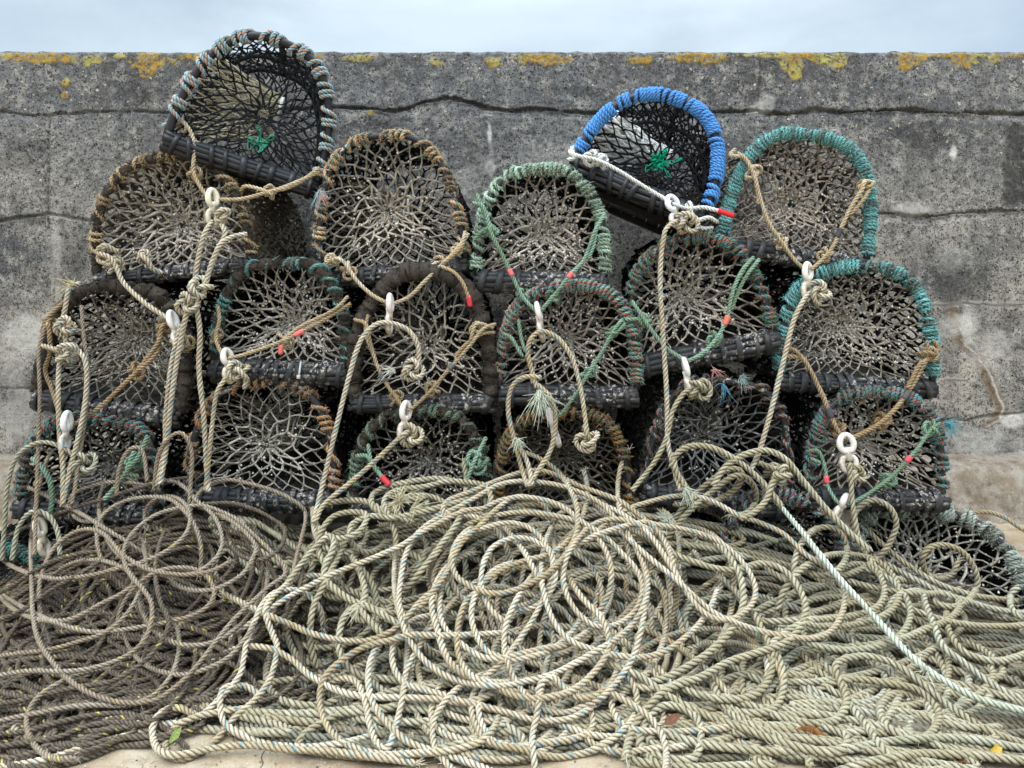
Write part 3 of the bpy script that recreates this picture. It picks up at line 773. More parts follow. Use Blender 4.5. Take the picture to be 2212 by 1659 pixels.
pot('p5', 'clean black lobster pot with bright blue rim binding and white inner netting, tilted', 1380, 402, 300, 206, 2.46, roll=24, yaw=-9,  wrap=[(84, 142, 208), (92, 150, 216), (88, 146, 212)], net=(30, 31, 34), netr=.0027, white=0, side=(30, 30, 33), inner=(236, 234, 226), fr_=1.9, ctr=(.06, .36),
    turns=58, gaps=.28, px_=.84, wr=.0072, hoop=.0120, bar=.032, rubber='new', scraps=(.06, .34, 22, (0, 140, 104), .009), n=36, K=9, sr_=1.05, weed=0)
pot('p6', 'lobster pot with dense turquoise rim binding and brown net, highest at the right', 1716, 540, 314, 250, 2.44, roll=8.5, wrap=TEAL, net=(148, 137, 123), netr=.0027, white=.05, turns=90, gaps=.06, wr=.0056, hoop=.0105, ctr=(.02, .42), n=44, K=12, bar=.030, side=(100, 92, 80), weed=1.5, inner=None)
pot('p7', 'dark weed-covered lobster pot at the far left under the tan-rimmed pot', 238, 868, 312, 250, 2.40, roll=8, net=(135, 128, 117), netr=.0027, white=.05, crust=.022, ctr=(.0, .50), n=38, K=9, bar=.030, inner=(150, 136, 110), weed=1.5)
pot('p8', 'lobster pot with worn teal rim and a white cable tie on its base bar', 606, 786, 282, 218, 2.38, roll=2, wrap=[(96, 148, 142), (84, 130, 126), (104, 154, 146)], net=(165, 155, 143), netr=.0032, white=.16, turns=22, gaps=.35, crust=.015, ctr=(.02, .36), n=34, K=8, bar=.034, inner=None)
pot('p9', 'lobster pot with black-brown weedy rim and open net in the middle of the stack', 912, 858, 298, 262, 2.38, roll=0, net=(159, 150, 136), netr=.0029, white=.07, crust=.024, ctr=(.02, .40), n=30, K=7, bar=.026)
pot('p10', 'lobster pot with mint rim rope flecked red and blue, centre of the stack', 1228, 838, 290, 226, 2.38, roll=1, wrap=[(128, 166, 140), (196, 96, 88), (100, 140, 160)], net=(147, 135, 123), netr=.0031, white=.12, turns=50, gaps=.25, ctr=(.0, .44), n=34, K=8, bar=.032, hoop=.0100, inner=None)
pot('p11', 'lobster pot with green rim flecked red and blue, tilted, below the blue-rimmed pot', 1524, 746, 290, 232, 2.40, roll=-12, yaw=-6, wrap=[(82, 126, 108), (176, 92, 72), (96, 136, 150)], net=(162, 151, 137), netr=.0032, white=.16, turns=46, gaps=.3, ctr=(-.05, .46), n=32, K=8, bar=.034, hoop=.0105, inner=None)
pot('p12', 'wide turquoise-rimmed lobster pot at the right edge, under the highest right pot', 1848, 818, 330, 244, 2.40, roll=3, wrap=TEAL, net=(147, 137, 123), netr=.0028, white=.11, turns=70, gaps=.15, wr=.0056, ctr=(-.02, .46), n=40, K=10, bar=.026, hoop=.011)
pot('p13', 'dark lobster pot with teal and red rim half hidden by ropes at the far left', 192, 1090, 296, 188, 2.36, roll=3, wrap=[(92, 132, 126), (176, 88, 80), (84, 126, 124)], net=(114, 110, 101), netr=.0030, white=.04, turns=30, gaps=.3, ctr=(.02, .35), n=32, K=8, hoop=.0105, inner=None)
pot('p14', 'lobster pot with orange rope lashings and a pale inner funnel, above the dark rope heap', 566, 1064, 316, 234, 2.36, roll=2, wrap=[(196, 146, 104), (184, 134, 96), (136, 142, 132)], net=(156, 150, 139), netr=.0026, white=.03, turns=24, gaps=.55, ctr=(-.02, .40), n=30, K=7, inner=(158, 146, 124), hoop=.0105, funnel=.05)
pot('p15', 'low lobster pot with faded green rim behind the top of the pale rope heap', 908, 1092, 288, 206, 2.35, roll=1, wrap=[(124, 150, 128), (116, 142, 120), (110, 128, 106)], net=(121, 113, 103), netr=.0031, white=.10, turns=26, gaps=.4, crust=.014, ctr=(.02, .34), n=32, K=8, inner=None)
pot('p16', 'brown-netted lobster pot with rust orange and dark green rim, bottom row centre', 1218, 1096, 284, 206, 2.36, roll=2, wrap=[(150, 106, 60), (76, 104, 84), (128, 100, 66)], net=(89, 81, 71), netr=.0030, white=.006, turns=34, gaps=.2, ctr=(.0, .45), n=40, K=11, weed=4, side=(60, 54, 44), inner=None)
pot('p17', 'black lobster pot with frayed red and mint rope ends on top, bottom row right', 1544, 1066, 300, 250, 2.36, roll=6, wrap=[(58, 62, 62), (120, 130, 124), (160, 96, 84)], net=(107, 106, 103), netr=.0027, white=.02, turns=16, gaps=.7, ctr=(-.05, .40), n=38, K=9, side=(60, 58, 54), inner=(110, 104, 94))
pot('p18', 'lobster pot with teal rim flecked red and blue, lowest upright pot at the right', 1892, 1062, 286, 216, 2.34, roll=1, wrap=[(84, 136, 126), (178, 90, 84), (98, 138, 154)], net=(149, 139, 125), netr=.0032, white=.12, turns=46, gaps=.25, ctr=(.0, .42), n=32, K=8, bar=.030, hoop=.0105, inner=None)
pot('p19', 'grey-rimmed lobster pot lying on its back at the lower right beside the ropes', 2036, 1306, 372, 208, 2.24, roll=10, yaw=-8, pitch=-36, length=.48, wrap=[(176, 184, 172), (166, 172, 160), (140, 152, 144)], net=(156, 150, 138), netr=.0032, white=.10, turns=44, gaps=.25, wr=.0072, ctr=(-.05, .35), n=40, K=10, hoop=.014, bars=False, backn=90, nus=76, nvs=30, weed=3, inner=None)
pot('p20', 'half buried lobster pot with red and blue rope, below the black bottom pot', 1672, 1262, 270, 190, 2.32, roll=14, wrap=[(110, 140, 150), (170, 80, 78), (140, 170, 150)], net=(77, 74, 70), turns=24, gaps=.4, white=.04, hoop=.014, inner=None)
pot('p21', 'buried lobster pot whose teal rim shows left of the dark rope heap', -20, 1310, 250, 120, 2.30, roll=-6, wrap=[(60, 130, 128), (66, 138, 134), (60, 120, 118)], net=(77, 74, 70), turns=36, gaps=.1, white=.04, hoop=.0100, inner=None)

# ------------------------------------------------------------------ rope heaps
CREST = np.array([(-400, 1330), (-100, 1270), (0, 1225), (100, 1140), (200, 1085), (400, 1042), (550, 1062), (640, 1120), (700, 1082), (900, 1052), (1150, 1024), (1300, 1040), (1500, 1062), (1620, 1085), (1750, 1130), (1850, 1195), (1950, 1222), (2100, 1272), (2212, 1295), (2600, 1400)], float)
FRONT = np.array([(-400, 1720), (0, 1668), (150, 1640), (250, 1600), (340, 1602), (500, 1615), (700, 1628), (900, 1655), (1100, 1685), (1300, 1665), (1400, 1640), (1600, 1630), (1800, 1640), (2000, 1680), (2600, 1800)], float)
def heap_depth(px, py):
    cr = np.interp(px, CREST[:, 0], CREST[:, 1]); fr = np.interp(px, FRONT[:, 0], FRONT[:, 1])
    t = np.clip((py - cr) / (fr - cr), 0, 1.2)
    df = F * HC / (fr - HY)
    tt = np.where(t <= 1, np.clip(t, 0, 1) ** .72, t)
    d = 2.27 + (df - 2.27) * tt
    return np.minimum(d, F * (HC - .004) / np.maximum(py - HY, 60))
GX0, GY0, GS = -420, 900, 3
_gx = GX0 + GS * np.arange(1060)[:, None] + 0 * np.arange(320)[None]; _gy = GY0 + GS * np.arange(320)[None] + 0 * _gx
def ground_lift(px, py, d, r):
    """how far towards the eye a rope must be raised to lie on the ground"""
    P = at(px, py, d); v = np.array([0, 0, HC]) - P; v /= np.linalg.norm(v, axis=-1)[..., None]
    return (r - P[..., 2]) / np.maximum(v[..., 2], .05)
GRID = np.maximum(-.25, ground_lift(_gx, _gy, heap_depth(_gx, _gy), .0))
def gidx(px, py):
    return (np.clip(((px - GX0) / GS).astype(int), 0, GRID.shape[0] - 1), np.clip(((py - GY0) / GS).astype(int), 0, GRID.shape[1] - 1))
def gsm(a, sig):
    k = np.exp(-.5 * (np.arange(-3 * sig, 3 * sig + 1) / sig) ** 2); k /= k.sum()
    return np.convolve(np.pad(a, 3 * sig, mode='edge'), k, 'valid')
def lay(pts, r, cap=None, dive=False, jit=2.0, capg=.06):
    """drape a rope, given by where it runs over the heap, on top of what already lies there"""
    pts = np.asarray(pts, float)
    tail = 0
    if dive:
        e = []
        for q in (pts[:3, :2], pts[::-1][:3, :2]):
            a0 = q[0] - q[1]; a1 = q[1] - q[2]
            turn = np.clip((math.atan2(a0[1], a0[0]) - math.atan2(a1[1], a1[0]) + PI) % (2 * PI) - PI, -.9, .9) / max(20, np.linalg.norm(a0)) * 32
            th = math.atan2(a0[1], a0[0]); p = q[0].copy(); o_ = []
            for k in range(4):
                th += turn * .8; p = p + 30 * np.array([math.cos(th), math.sin(th)]); o_.append(p.copy())
            e.append(o_)
        pts = np.concatenate([np.array(e[0])[::-1], pts[:, :2], np.array(e[1])])
        tail = 34
    c = smooth_path(pts[:, :2], 4.0)
    if jit: c = c + np.stack([gsm(RNG.normal(0, 1, len(c)), 8), gsm(RNG.normal(0, 1, len(c)), 8)], 1) * jit
    px, py = c[:, 0], c[:, 1]
    d = heap_depth(px, py)
    gi, gj = gidx(px, py)
    look = GRID[gi, gj]
    ls = gsm(look, 7)
    lift = np.maximum(ls, look - .7 * r)
    if cap is None: lift = np.maximum(lift, gsm(RNG.normal(0, 1, len(c)), 25) * .09 - .022 * np.clip((np.interp(px, FRONT[:, 0], FRONT[:, 1]) - py) / 120, 0, 1))
    lift = gsm(lift, 4)
    gl = ground_lift(px, py, d, r * .95) - r
    if cap is not None: lift = np.minimum(lift, np.maximum(cap, gl + capg))
    if tail and len(c) > 2 * tail:
        k = np.minimum(np.arange(len(c)), np.arange(len(c))[::-1])
        lift = lift - .11 * np.clip(1 - k / tail, 0, 1) ** 1.3 * np.clip((np.interp(px, FRONT[:, 0], FRONT[:, 1]) - py) / 100, 0, 1)
    lift = np.maximum(lift, gl)
    if cap is not None: lift = gsm(lift, 3)
    lift = lift + r
    rp = int(np.ceil(r * F / 2.0 / GS))
    for a in range(-rp, rp + 1):
        for b in range(-rp, rp + 1):
            if a * a + b * b <= rp * rp:
                ii = np.clip(gi + a, 0, GRID.shape[0] - 1); jj = np.clip(gj + b, 0, GRID.shape[1] - 1)
                np.maximum.at(GRID, (ii, jj), lift + r * .7)
    P = at(px, py, d)
    cam = np.array([0, 0, HC]); v = cam - P; v /= np.linalg.norm(v, axis=1)[:, None]
    n = np.array([0, -.55, .83])[None] * .35 + v * .65
    n /= np.linalg.norm(n, axis=1)[:, None]
    P = P + v * lift[:, None]
    P[:, 2] = np.maximum(P[:, 2], r * .9)
    return P

def ring_path(cx, cy, rx, ry, turns, rot, clampc=True):
    m = int(26 * turns) + 6
    a = np.linspace(0, 2 * PI * turns, m) + random.uniform(0, 6.28)
    rr = 1 + gsm(RNG.normal(0, 1, m), 3) * .22 + np.linspace(-.12, .12, m) * random.choice((-1, 1))
    x = rx * rr * np.cos(a); y = ry * rr * np.sin(a)
    c, s = math.cos(rot), math.sin(rot)
    X = cx + x * c - y * s + np.linspace(-1, 1, m) * random.gauss(0, 35); Y = cy + x * s + y * c + np.linspace(-1, 1, m) * random.gauss(0, 18)
    cr = np.interp(X, CREST[:, 0], CREST[:, 1]) + random.uniform(10, 130); fr = np.interp(X, FRONT[:, 0], FRONT[:, 1]) - random.uniform(-30, 105)
    Y = cr + np.logaddexp(0, (Y - cr) / 34.) * 34
    Y = fr - np.logaddexp(0, (fr - Y) / 30.) * 30
    Y = np.maximum(Y, cr)
    return np.stack([X, Y], 1)

def zA(p): return [((0 + x / 1.4062) * .57604, (1700 + y / 1.4062) * .57604) for x, y in p]
def zB(p): return [((1100 + x / 1.4062) * .57604, (1700 + y / 1.4062) * .57604) for x, y in p]
def zC(p): return [((2400 + x / 1.4062) * .57604, (1700 + y / 1.4062) * .57604) for x, y in p]

PALE_T = [
 zB([(740, 330), (850, 290), (960, 232), (1080, 168), (1200, 146), (1320, 155), (1440, 182), (1560, 232), (1640, 282), (1700, 350)]),
 zB([(650, 445), (720, 382), (830, 332), (900, 326), (985, 345), (1060, 400)]),
 zB([(1000, 690), (1060, 640), (1150, 590), (1250, 560), (1340, 540), (1430, 480), (1500, 380)]),
 zB([(990, 640), (1010, 560), (1060, 490), (1150, 450), (1240, 450), (1310, 482), (1360, 520), (1380, 640)]),
 zB([(950, 770), (940, 850), (960, 940), (1010, 1030), (1080, 1070), (1160, 1090), (1300, 1060)]),
 zB([(740, 730), (730, 820), (760, 930), (800, 1060), (860, 1140), (950, 1190), (1060, 1230)]),
 zB([(780, 720), (770, 830), (800, 920), (880, 1000), (980, 1070), (1080, 1085), (1200, 1060), (1320, 1030), (1440, 1010), (1540, 950)]),
 zB([(580, 1230), (600, 1140), (650, 1040), (700, 960), (760, 880)]),
 zB([(1310, 1210), (1370, 1180), (1420, 1230), (1480, 1280), (1560, 1290), (1640, 1250)]),
 zB([(1480, 700), (1540, 780), (1620, 860), (1660, 960), (1650, 1060), (1560, 1180), (1450, 1260), (1330, 1290)]),
 zB([(1240, 560), (1300, 680), (1320, 760), (1260, 880), (1180, 1000), (1090, 1110), (1010, 1180)]),
 zB([(990, 350), (1090, 322), (1200, 310), (1340, 325), (1470, 350), (1540, 390), (1620, 470), (1660, 560)]),
 zB([(835, 540), (870, 470), (930, 420), (1020, 390), (1130, 370), (1220, 385), (1290, 430), (1340, 500), (1370, 570), (1360, 660)]),
 zB([(580, 890), (620, 840), (700, 780), (780, 680), (830, 600), (850, 540), (900, 460), (990, 380), (1060, 310), (1150, 240), (1220, 230)]),
 zB([(575, 860), (555, 770), (570, 640), (590, 540), (630, 450), (700, 380), (770, 340)]),
 zB([(-90, 870), (0, 910), (80, 945), (170, 970), (280, 990), (380, 990), (470, 960), (540, 920), (600, 860), (680, 770), (740, 720), (800, 640)]),
 zB([(990, 720), (920, 770), (880, 860), (865, 960), (870, 1060), (900, 1130), (960, 1190), (1080, 1212), (1200, 1200)]),
 zB([(1190, 750), (1150, 830), (1120, 920), (1115, 1040), (1140, 1130), (1170, 1200), (1220, 1270), (1280, 1330), (1370, 1365), (1460, 1365), (1560, 1320), (1650, 1270), (1750, 1150), (1800, 1050), (1840, 900)]),
 zB([(-180, 1020), (-90, 1040), (0, 1095), (70, 1160), (150, 1210), (230, 1250), (330, 1275), (450, 1285), (600, 1290), (750, 1300), (900, 1315), (1000, 1290)]),
 zB([(540, 980), (520, 1060), (540, 1150), (600, 1220), (700, 1250), (800, 1275), (900, 1310), (1020, 1340), (1140, 1370), (1260, 1405), (1360, 1410), (1450, 1400), (1540, 1360)]),
 zB([(280, 1190), (340, 1220), (380, 1320), (400, 1420), (430, 1510), (470, 1555), (510, 1540), (540, 1440), (570, 1320), (585, 1230)]),
 zB([(860, 1250), (800, 1310), (750, 1390), (735, 1470), (750, 1560), (800, 1620), (850, 1680)]),
 zB([(980, 1330), (985, 1400), (1020, 1470), (1070, 1525), (1180, 1550)]),
 zB([(940, 1340), (950, 1410), (1000, 1500), (1080, 1540), (1200, 1560), (1300, 1590), (1420, 1600), (1560, 1570), (1680, 1510), (1760, 1440), (1800, 1380), (1810, 1280), (1780, 1200)]),
 zB([(1300, 1290), (1275, 1420), (1260, 1500), (1265, 1600), (1280, 1690)]),
 zB([(1690, 1270), (1760, 1310), (1850, 1370), (1910, 1430), (1950, 1500), (1968, 1580), (1960, 1680)]),
 zB([(1310, 670), (1320, 740), (1350, 840), (1400, 930), (1480, 1000), (1600, 1040), (1720, 1070), (1850, 1075), (1968, 1040), (2080, 960)]),
 zB([(460, 1000), (410, 1080), (395, 1180), (410, 1290), (450, 1370), (520, 1450), (600, 1520), (700, 1560), (780, 1580), (900, 1620)]),
 zB([(860, 960), (730, 962), (620, 960), (520, 985), (400, 1010), (300, 1060), (220, 1120), (165, 1180), (140, 1260), (145, 1350), (180, 1440), (240, 1510), (310, 1550), (400, 1580), (500, 1590), (650, 1580), (780, 1575), (900, 1550), (1000, 1510), (1060, 1440)]),
 zB([(560, 850), (590, 940), (620, 1000), (690, 1090), (780, 1160), (880, 1200), (1000, 1220), (1120, 1225), (1230, 1200), (1350, 1170), (1480, 1110), (1600, 1040), (1700, 980), (1790, 900), (1850, 800), (1870, 700), (1850, 600), (1800, 490), (1740, 380), (1715, 270)]),
 zB([(1450, 170), (1490, 260), (1500, 350), (1490, 430), (1440, 530), (1360, 620), (1260, 680), (1170, 720), (1080, 740), (1000, 730), (930, 700), (870, 660), (840, 600), (838, 530)]),
 zC([(-200, 420), (0, 365), (100, 380), (220, 400), (340, 430), (440, 480), (520, 550), (580, 630), (610, 720), (590, 800), (520, 860), (440, 880), (350, 850), (270, 770), (200, 650), (130, 540), (60, 440), (0, 385), (-80, 330)]),
 zC([(-40, 285), (0, 270), (150, 230), (280, 225), (400, 260), (510, 320), (640, 370), (760, 430), (870, 530), (960, 590), (1030, 650), (1080, 740), (1060, 850), (1000, 940), (900, 975), (780, 965), (650, 940), (500, 890), (380, 830), (250, 720), (160, 640), (60, 560), (-40, 470)]),
 zB([(-90, 800), (0, 745), (100, 692), (200, 640), (330, 590), (450, 540), (560, 490), (640, 440), (780, 362), (900, 305), (1000, 290), (1090, 250), (1200, 230), (1320, 245), (1430, 290), (1530, 370), (1640, 440), (1740, 540), (1810, 620), (1840, 710), (1820, 800), (1760, 870), (1680, 910), (1600, 910), (1530, 870), (1470, 800), (1430, 710), (1425, 620), (1445, 540), (1500, 450), (1560, 390), (1640, 352), (1740, 350), (1850, 390)]),
 zB([(790, 300), (800, 265), (830, 240), (950, 195), (1080, 140), (1200, 98), (1290, 90), (1390, 115), (1500, 165), (1600, 200), (1720, 250), (1800, 310), (1900, 390), (1968, 480), (2010, 600)]),
 zA([(640, 1410), (720, 1420), (830, 1430), (960, 1420), (1080, 1370), (1180, 1270), (1260, 1180), (1285, 1090), (1300, 1000), (1345, 880), (1380, 800), (1440, 740), (1520, 720)]),
 zA([(1500, 700), (1420, 780), (1400, 850), (1440, 960), (1460, 1030), (1420, 1190), (1340, 1300), (1230, 1400), (1130, 1520), (1040, 1580), (960, 1610), (890, 1590), (870, 1520), (920, 1450), (1010, 1400), (1120, 1370), (1240, 1350)]),
 zA([(1280, 1230), (1180, 1240), (1160, 1330), (1190, 1430), (1300, 1500), (1450, 1540), (1640, 1550), (1800, 1530)]),
 zA([(800, 1470), (830, 1560), (920, 1590), (1100, 1560), (1300, 1540), (1500, 1560), (1700, 1570), (1900, 1590)]),
 zA([(-60, 1660), (100, 1640), (260, 1610), (400, 1565), (520, 1530)]),
]
OLIVE_T = [
 zB([(0, 640), (60, 560), (130, 480), (180, 440), (210, 460), (200, 520), (170, 580), (160, 650), (200, 700), (280, 760), (360, 800)]),
 zB([(120, 430), (110, 340), (150, 280), (250, 250), (360, 250), (420, 270)]),
 zB([(160, 390), (220, 330), (320, 310), (390, 330), (360, 400), (300, 440)]),
 zB([(300, 400), (330, 360), (420, 330), (520, 340), (640, 320), (760, 290)]),
 zB([(420, 280), (420, 220), (480, 180), (600, 150), (740, 130), (820, 140)]),
 zB([(480, 270), (500, 220), (570, 190), (700, 175), (800, 150), (900, 150), (1000, 165), (1030, 190)]),
 zB([(560, 330), (540, 270), (600, 230), (700, 225)]),
 zB([(350, 620), (380, 740), (360, 820), (420, 900), (470, 960)]),
 zB([(90, 900), (110, 800), (160, 700), (200, 620)]),
 zB([(240, 980), (270, 860), (360, 800), (450, 840), (520, 880)]),
 zB([(640, 660), (720, 560), (790, 470), (850, 390), (880, 330)]),
 zC([(-40, 1230), (0, 1220), (150, 1180), (290, 1100), (400, 1020), (480, 930), (540, 800), (530, 660), (480, 560)]),
 zC([(40, 1340), (150, 1240), (320, 1180), (470, 1100), (620, 1050), (760, 1000), (840, 920), (870, 820), (840, 720), (760, 620), (640, 580), (500, 610), (380, 600), (250, 560)]),
 zC([(1490, 560), (1520, 500), (1600, 480), (1690, 510), (1750, 580), (1780, 670), (1760, 740)]),
 zC([(700, 1000), (840, 900), (950, 910), (1100, 910), (1250, 870), (1340, 810), (1370, 730), (1330, 640), (1240, 560), (1100, 530), (980, 540), (880, 590)]),
 zC([(830, 980), (950, 1020), (1100, 1040), (1250, 1020), (1370, 960), (1420, 870), (1410, 780), (1350, 690), (1280, 640)]),
 zC([(880, 880), (1000, 870), (1150, 850), (1260, 800), (1290, 720), (1260, 640)]),
 zC([(1380, 740), (1480, 730), (1510, 800), (1550, 900), (1600, 1020), (1700, 1100), (1830, 1200), (1950, 1270), (2100, 1330)]),
 zC([(1380, 730), (1500, 740), (1600, 740), (1670, 770), (1680, 820), (1620, 880), (1500, 930), (1400, 970), (1280, 1000)]),
 zC([(1450, 830), (1570, 870), (1700, 900), (1850, 912), (2025, 905), (2150, 890)]),
 zC([(1400, 640), (1560, 720), (1720, 780), (1900, 830), (2100, 850)]),
 zC([(1430, 600), (1580, 690), (1750, 750), (1900, 770), (2100, 790)]),
 zC([(1640, 960), (1700, 1040), (1800, 1080), (1900, 1095), (2025, 1062), (2150, 1010)]),
 zC([(1280, 1320), (1270, 1380), (1310, 1450), (1400, 1500), (1480, 1510), (1550, 1460), (1580, 1380), (1530, 1300), (1450, 1240), (1300, 1210), (1150, 1190), (1060, 1200)]),
 zC([(1000, 1570), (1100, 1560), (1250, 1530), (1400, 1512), (1600, 1500), (1800, 1520), (2100, 1570)]),
 zC([(1080, 1250), (1110, 1330), (1180, 1420), (1250, 1520), (1320, 1600), (1380, 1640)]),
 zC([(20, 1440), (0, 1560), (60, 1590), (200, 1620), (290, 1600), (320, 1520), (310, 1420), (250, 1360), (150, 1330), (70, 1360), (20, 1440)]),
 zC([(-60, 1150), (0, 1180), (150, 1280), (320, 1370), (480, 1430), (620, 1480), (760, 1530), (900, 1560), (1020, 1575), (1080, 1550), (1090, 1500), (1020, 1460), (880, 1420), (740, 1390), (590, 1330), (430, 1300)]),
 zC([(280, 1260), (380, 1290), (500, 1300), (610, 1270), (680, 1190), (700, 1080), (670, 980), (620, 880)]),
 zC([(740, 1100), (760, 1190), (740, 1300), (680, 1360), (560, 1370)]),
 zC([(880, 1420), (960, 1420), (1040, 1400), (1090, 1310), (1060, 1210), (1035, 1150), (1040, 1110), (1100, 1080), (1200, 1070), (1320, 1100), (1420, 1160), (1540, 1260), (1650, 1350), (1780, 1430), (1900, 1490), (2100, 1550)]),
 zC([(1190, 540), (1130, 430), (1125, 330), (1180, 262), (1250, 250), (1320, 290), (1352, 370), (1320, 460), (1270, 530)]),
 zC([(840, 500), (880, 440), (930, 400), (1000, 390), (1060, 420), (1090, 500)]),
 zC([(290, 215), (400, 120), (480, 82), (530, 92), (540, 132), (500, 190), (400, 250)]),
 zC([(330, 240), (430, 160), (500, 120), (560, 130)]),
 zC([(1270, 1620), (1450, 1590), (1650, 1585), (1850, 1600), (2100, 1630)]),
 zC([(1955, 800), (1965, 730), (2025, 695), (2120, 690)]),
]
DARK_T = [
 zA([(370, 290), (380, 225), (440, 185), (560, 150), (680, 150), (770, 165), (860, 148), (930, 152), (990, 190), (1040, 250), (1130, 330), (1170, 430), (1160, 520), (1100, 590), (1000, 640), (850, 630), (720, 600), (620, 530), (560, 440)]),
 zA([(220, 650), (250, 560), (300, 480), (380, 420), (460, 400), (540, 420), (600, 480), (640, 530), (700, 570), (800, 620), (930, 640)]),
 zA([(170, 640), (280, 662), (400, 652), (520, 632), (640, 602), (760, 570), (870, 520), (960, 450), (1000, 370), (990, 290), (940, 240)]),
 zA([(1040, 225), (1100, 168), (1200, 140), (1320, 160), (1430, 192), (1530, 240), (1600, 292), (1612, 350), (1590, 450), (1560, 560), (1540, 650)]),
 zA([(520, 520), (510, 450), (520, 362), (580, 292), (680, 242), (800, 225), (900, 240), (960, 290), (1000, 340)]),
 zA([(1100, 265), (1220, 262), (1330, 290), (1430, 340), (1500, 400), (1490, 480), (1430, 540)]),
 zA([(330, 310), (450, 270), (560, 240), (640, 210), (740, 180)]),
 zA([(410, 310), (480, 350), (560, 400), (640, 450)]),
 zA([(230, 880), (340, 882), (430, 850), (520, 800), (620, 750), (695, 700), (695, 645), (640, 600), (560, 570)]),
 zA([(750, 670), (830, 622), (930, 600), (1030, 610), (1100, 660), (1130, 740), (1090, 810), (1000, 860), (880, 890), (760, 912), (640, 932), (500, 942), (380, 922), (290, 892), (230, 868)]),
 zA([(-80, 900), (40, 860), (160, 800), (270, 720), (380, 660), (480, 600)]),
 zA([(-80, 760), (60, 700), (180, 620), (300, 560), (420, 530)]),
 zA([(-80, 1080), (80, 1060), (240, 1040), (420, 990), (560, 940), (660, 860), (720, 770)]),
 zA([(1230, 360), (1300, 420), (1350, 490), (1330, 560), (1280, 640), (1180, 700)]),
 zA([(850, 1150), (960, 1170), (1080, 1140), (1200, 1080), (1290, 980), (1340, 900)]),
 zA([(880, 980), (960, 1010), (1060, 1010), (1160, 980), (1240, 930)]),
 zA([(-80, 1320), (80, 1310), (250, 1270), (420, 1230), (600, 1200), (760, 1100), (860, 980), (890, 880), (850, 790), (830, 700)]),
 zA([(150, 1480), (140, 1400), (170, 1320), (230, 1260), (330, 1200)]),
 zA([(-80, 1440), (60, 1400), (200, 1370), (340, 1340), (500, 1330), (660, 1330), (800, 1280), (880, 1200)]),
 zA([(-80, 1560), (100, 1530), (300, 1500), (460, 1440), (620, 1420), (760, 1430), (860, 1380), (940, 1300)]),
 zA([(-80, 1480), (120, 1470), (300, 1420), (480, 1380), (640, 1370), (740, 1390)]),
 zA([(185, 300), (172, 400), (165, 520), (170, 700), (175, 850), (200, 980), (260, 1080), (350, 1180), (450, 1250), (570, 1300), (700, 1320), (820, 1300), (900, 1250), (980, 1180), (1070, 1080), (1150, 980), (1230, 880), (1320, 790), (1420, 700), (1500, 645), (1495, 590), (1430, 520), (1340, 430), (1250, 350), (1150, 300), (1060, 275), (960, 285), (860, 310), (780, 350), (700, 420), (655, 500), (660, 580), (700, 650), (760, 720), (800, 800), (790, 920), (740, 1010), (640, 1080), (500, 1130), (350, 1150), (150, 1150), (-60, 1180)]),
]

def heap(name, label, sty, top_sty, specs, traced, cap=-.012):
    cx = np.mean([np.mean([p[0] for p in t]) for t in traced]); M = Matrix.Translation(Vector((*at(cx, 1400, 1.95)[:2], 0.0)))
    root = empty(name, M); tag(root, label, 'rope', 'rope heaps at the foot of the pots')
    inv = M.inverted()
    mb = MB()
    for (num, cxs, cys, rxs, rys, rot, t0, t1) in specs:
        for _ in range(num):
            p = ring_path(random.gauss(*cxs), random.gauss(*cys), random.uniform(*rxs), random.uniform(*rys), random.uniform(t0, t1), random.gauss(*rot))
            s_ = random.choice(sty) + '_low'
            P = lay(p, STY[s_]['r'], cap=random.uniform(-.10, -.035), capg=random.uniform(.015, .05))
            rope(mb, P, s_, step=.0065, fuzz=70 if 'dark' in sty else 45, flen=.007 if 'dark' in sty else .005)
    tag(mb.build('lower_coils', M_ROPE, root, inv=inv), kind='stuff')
    return root, inv
def top_loops(h, traced, sty, mid):
    root, inv = h
    for (num, cxs, cys, rxs, rys, rot, t0, t1) in mid:
        for _ in range(num):
            p = ring_path(random.gauss(*cxs), random.gauss(*cys), random.uniform(*rxs), random.uniform(*rys), random.uniform(t0, t1), random.gauss(*rot))
            s_ = 'dark' if 'dark' in sty else ('pale' if 'pale' in sty else random.choice(sty))
            mb = MB(); rope(mb, lay(p, STY[s_]['r'], cap=random.uniform(-.075, -.012), capg=random.uniform(.02, .07), dive=True), s_, step=.006, fuzz=140, flen=.007)
            mb.build('loop', M_ROPE, root, inv=inv)
    for p in traced:
        s_ = random.choice(sty)
        Q = lay(p, STY[s_]['r'], jit=3.0, dive=len(p) < 60)
        mb = MB(); fray(mb, Q[0], Q[0] - Q[2], 12, .02, STY[s_]['s'][0], .35); fray(mb, Q[-1], Q[-1] - Q[-3], 12, .02, STY[s_]['s'][0], .35); rope(mb, Q, s_, step=.0055, fuzz=200 if s_ in ('dark', 'ash') else 120, flen=.008 if s_ in ('dark', 'ash') else .006)
        mb.build('loop', M_ROPE, root, inv=inv)

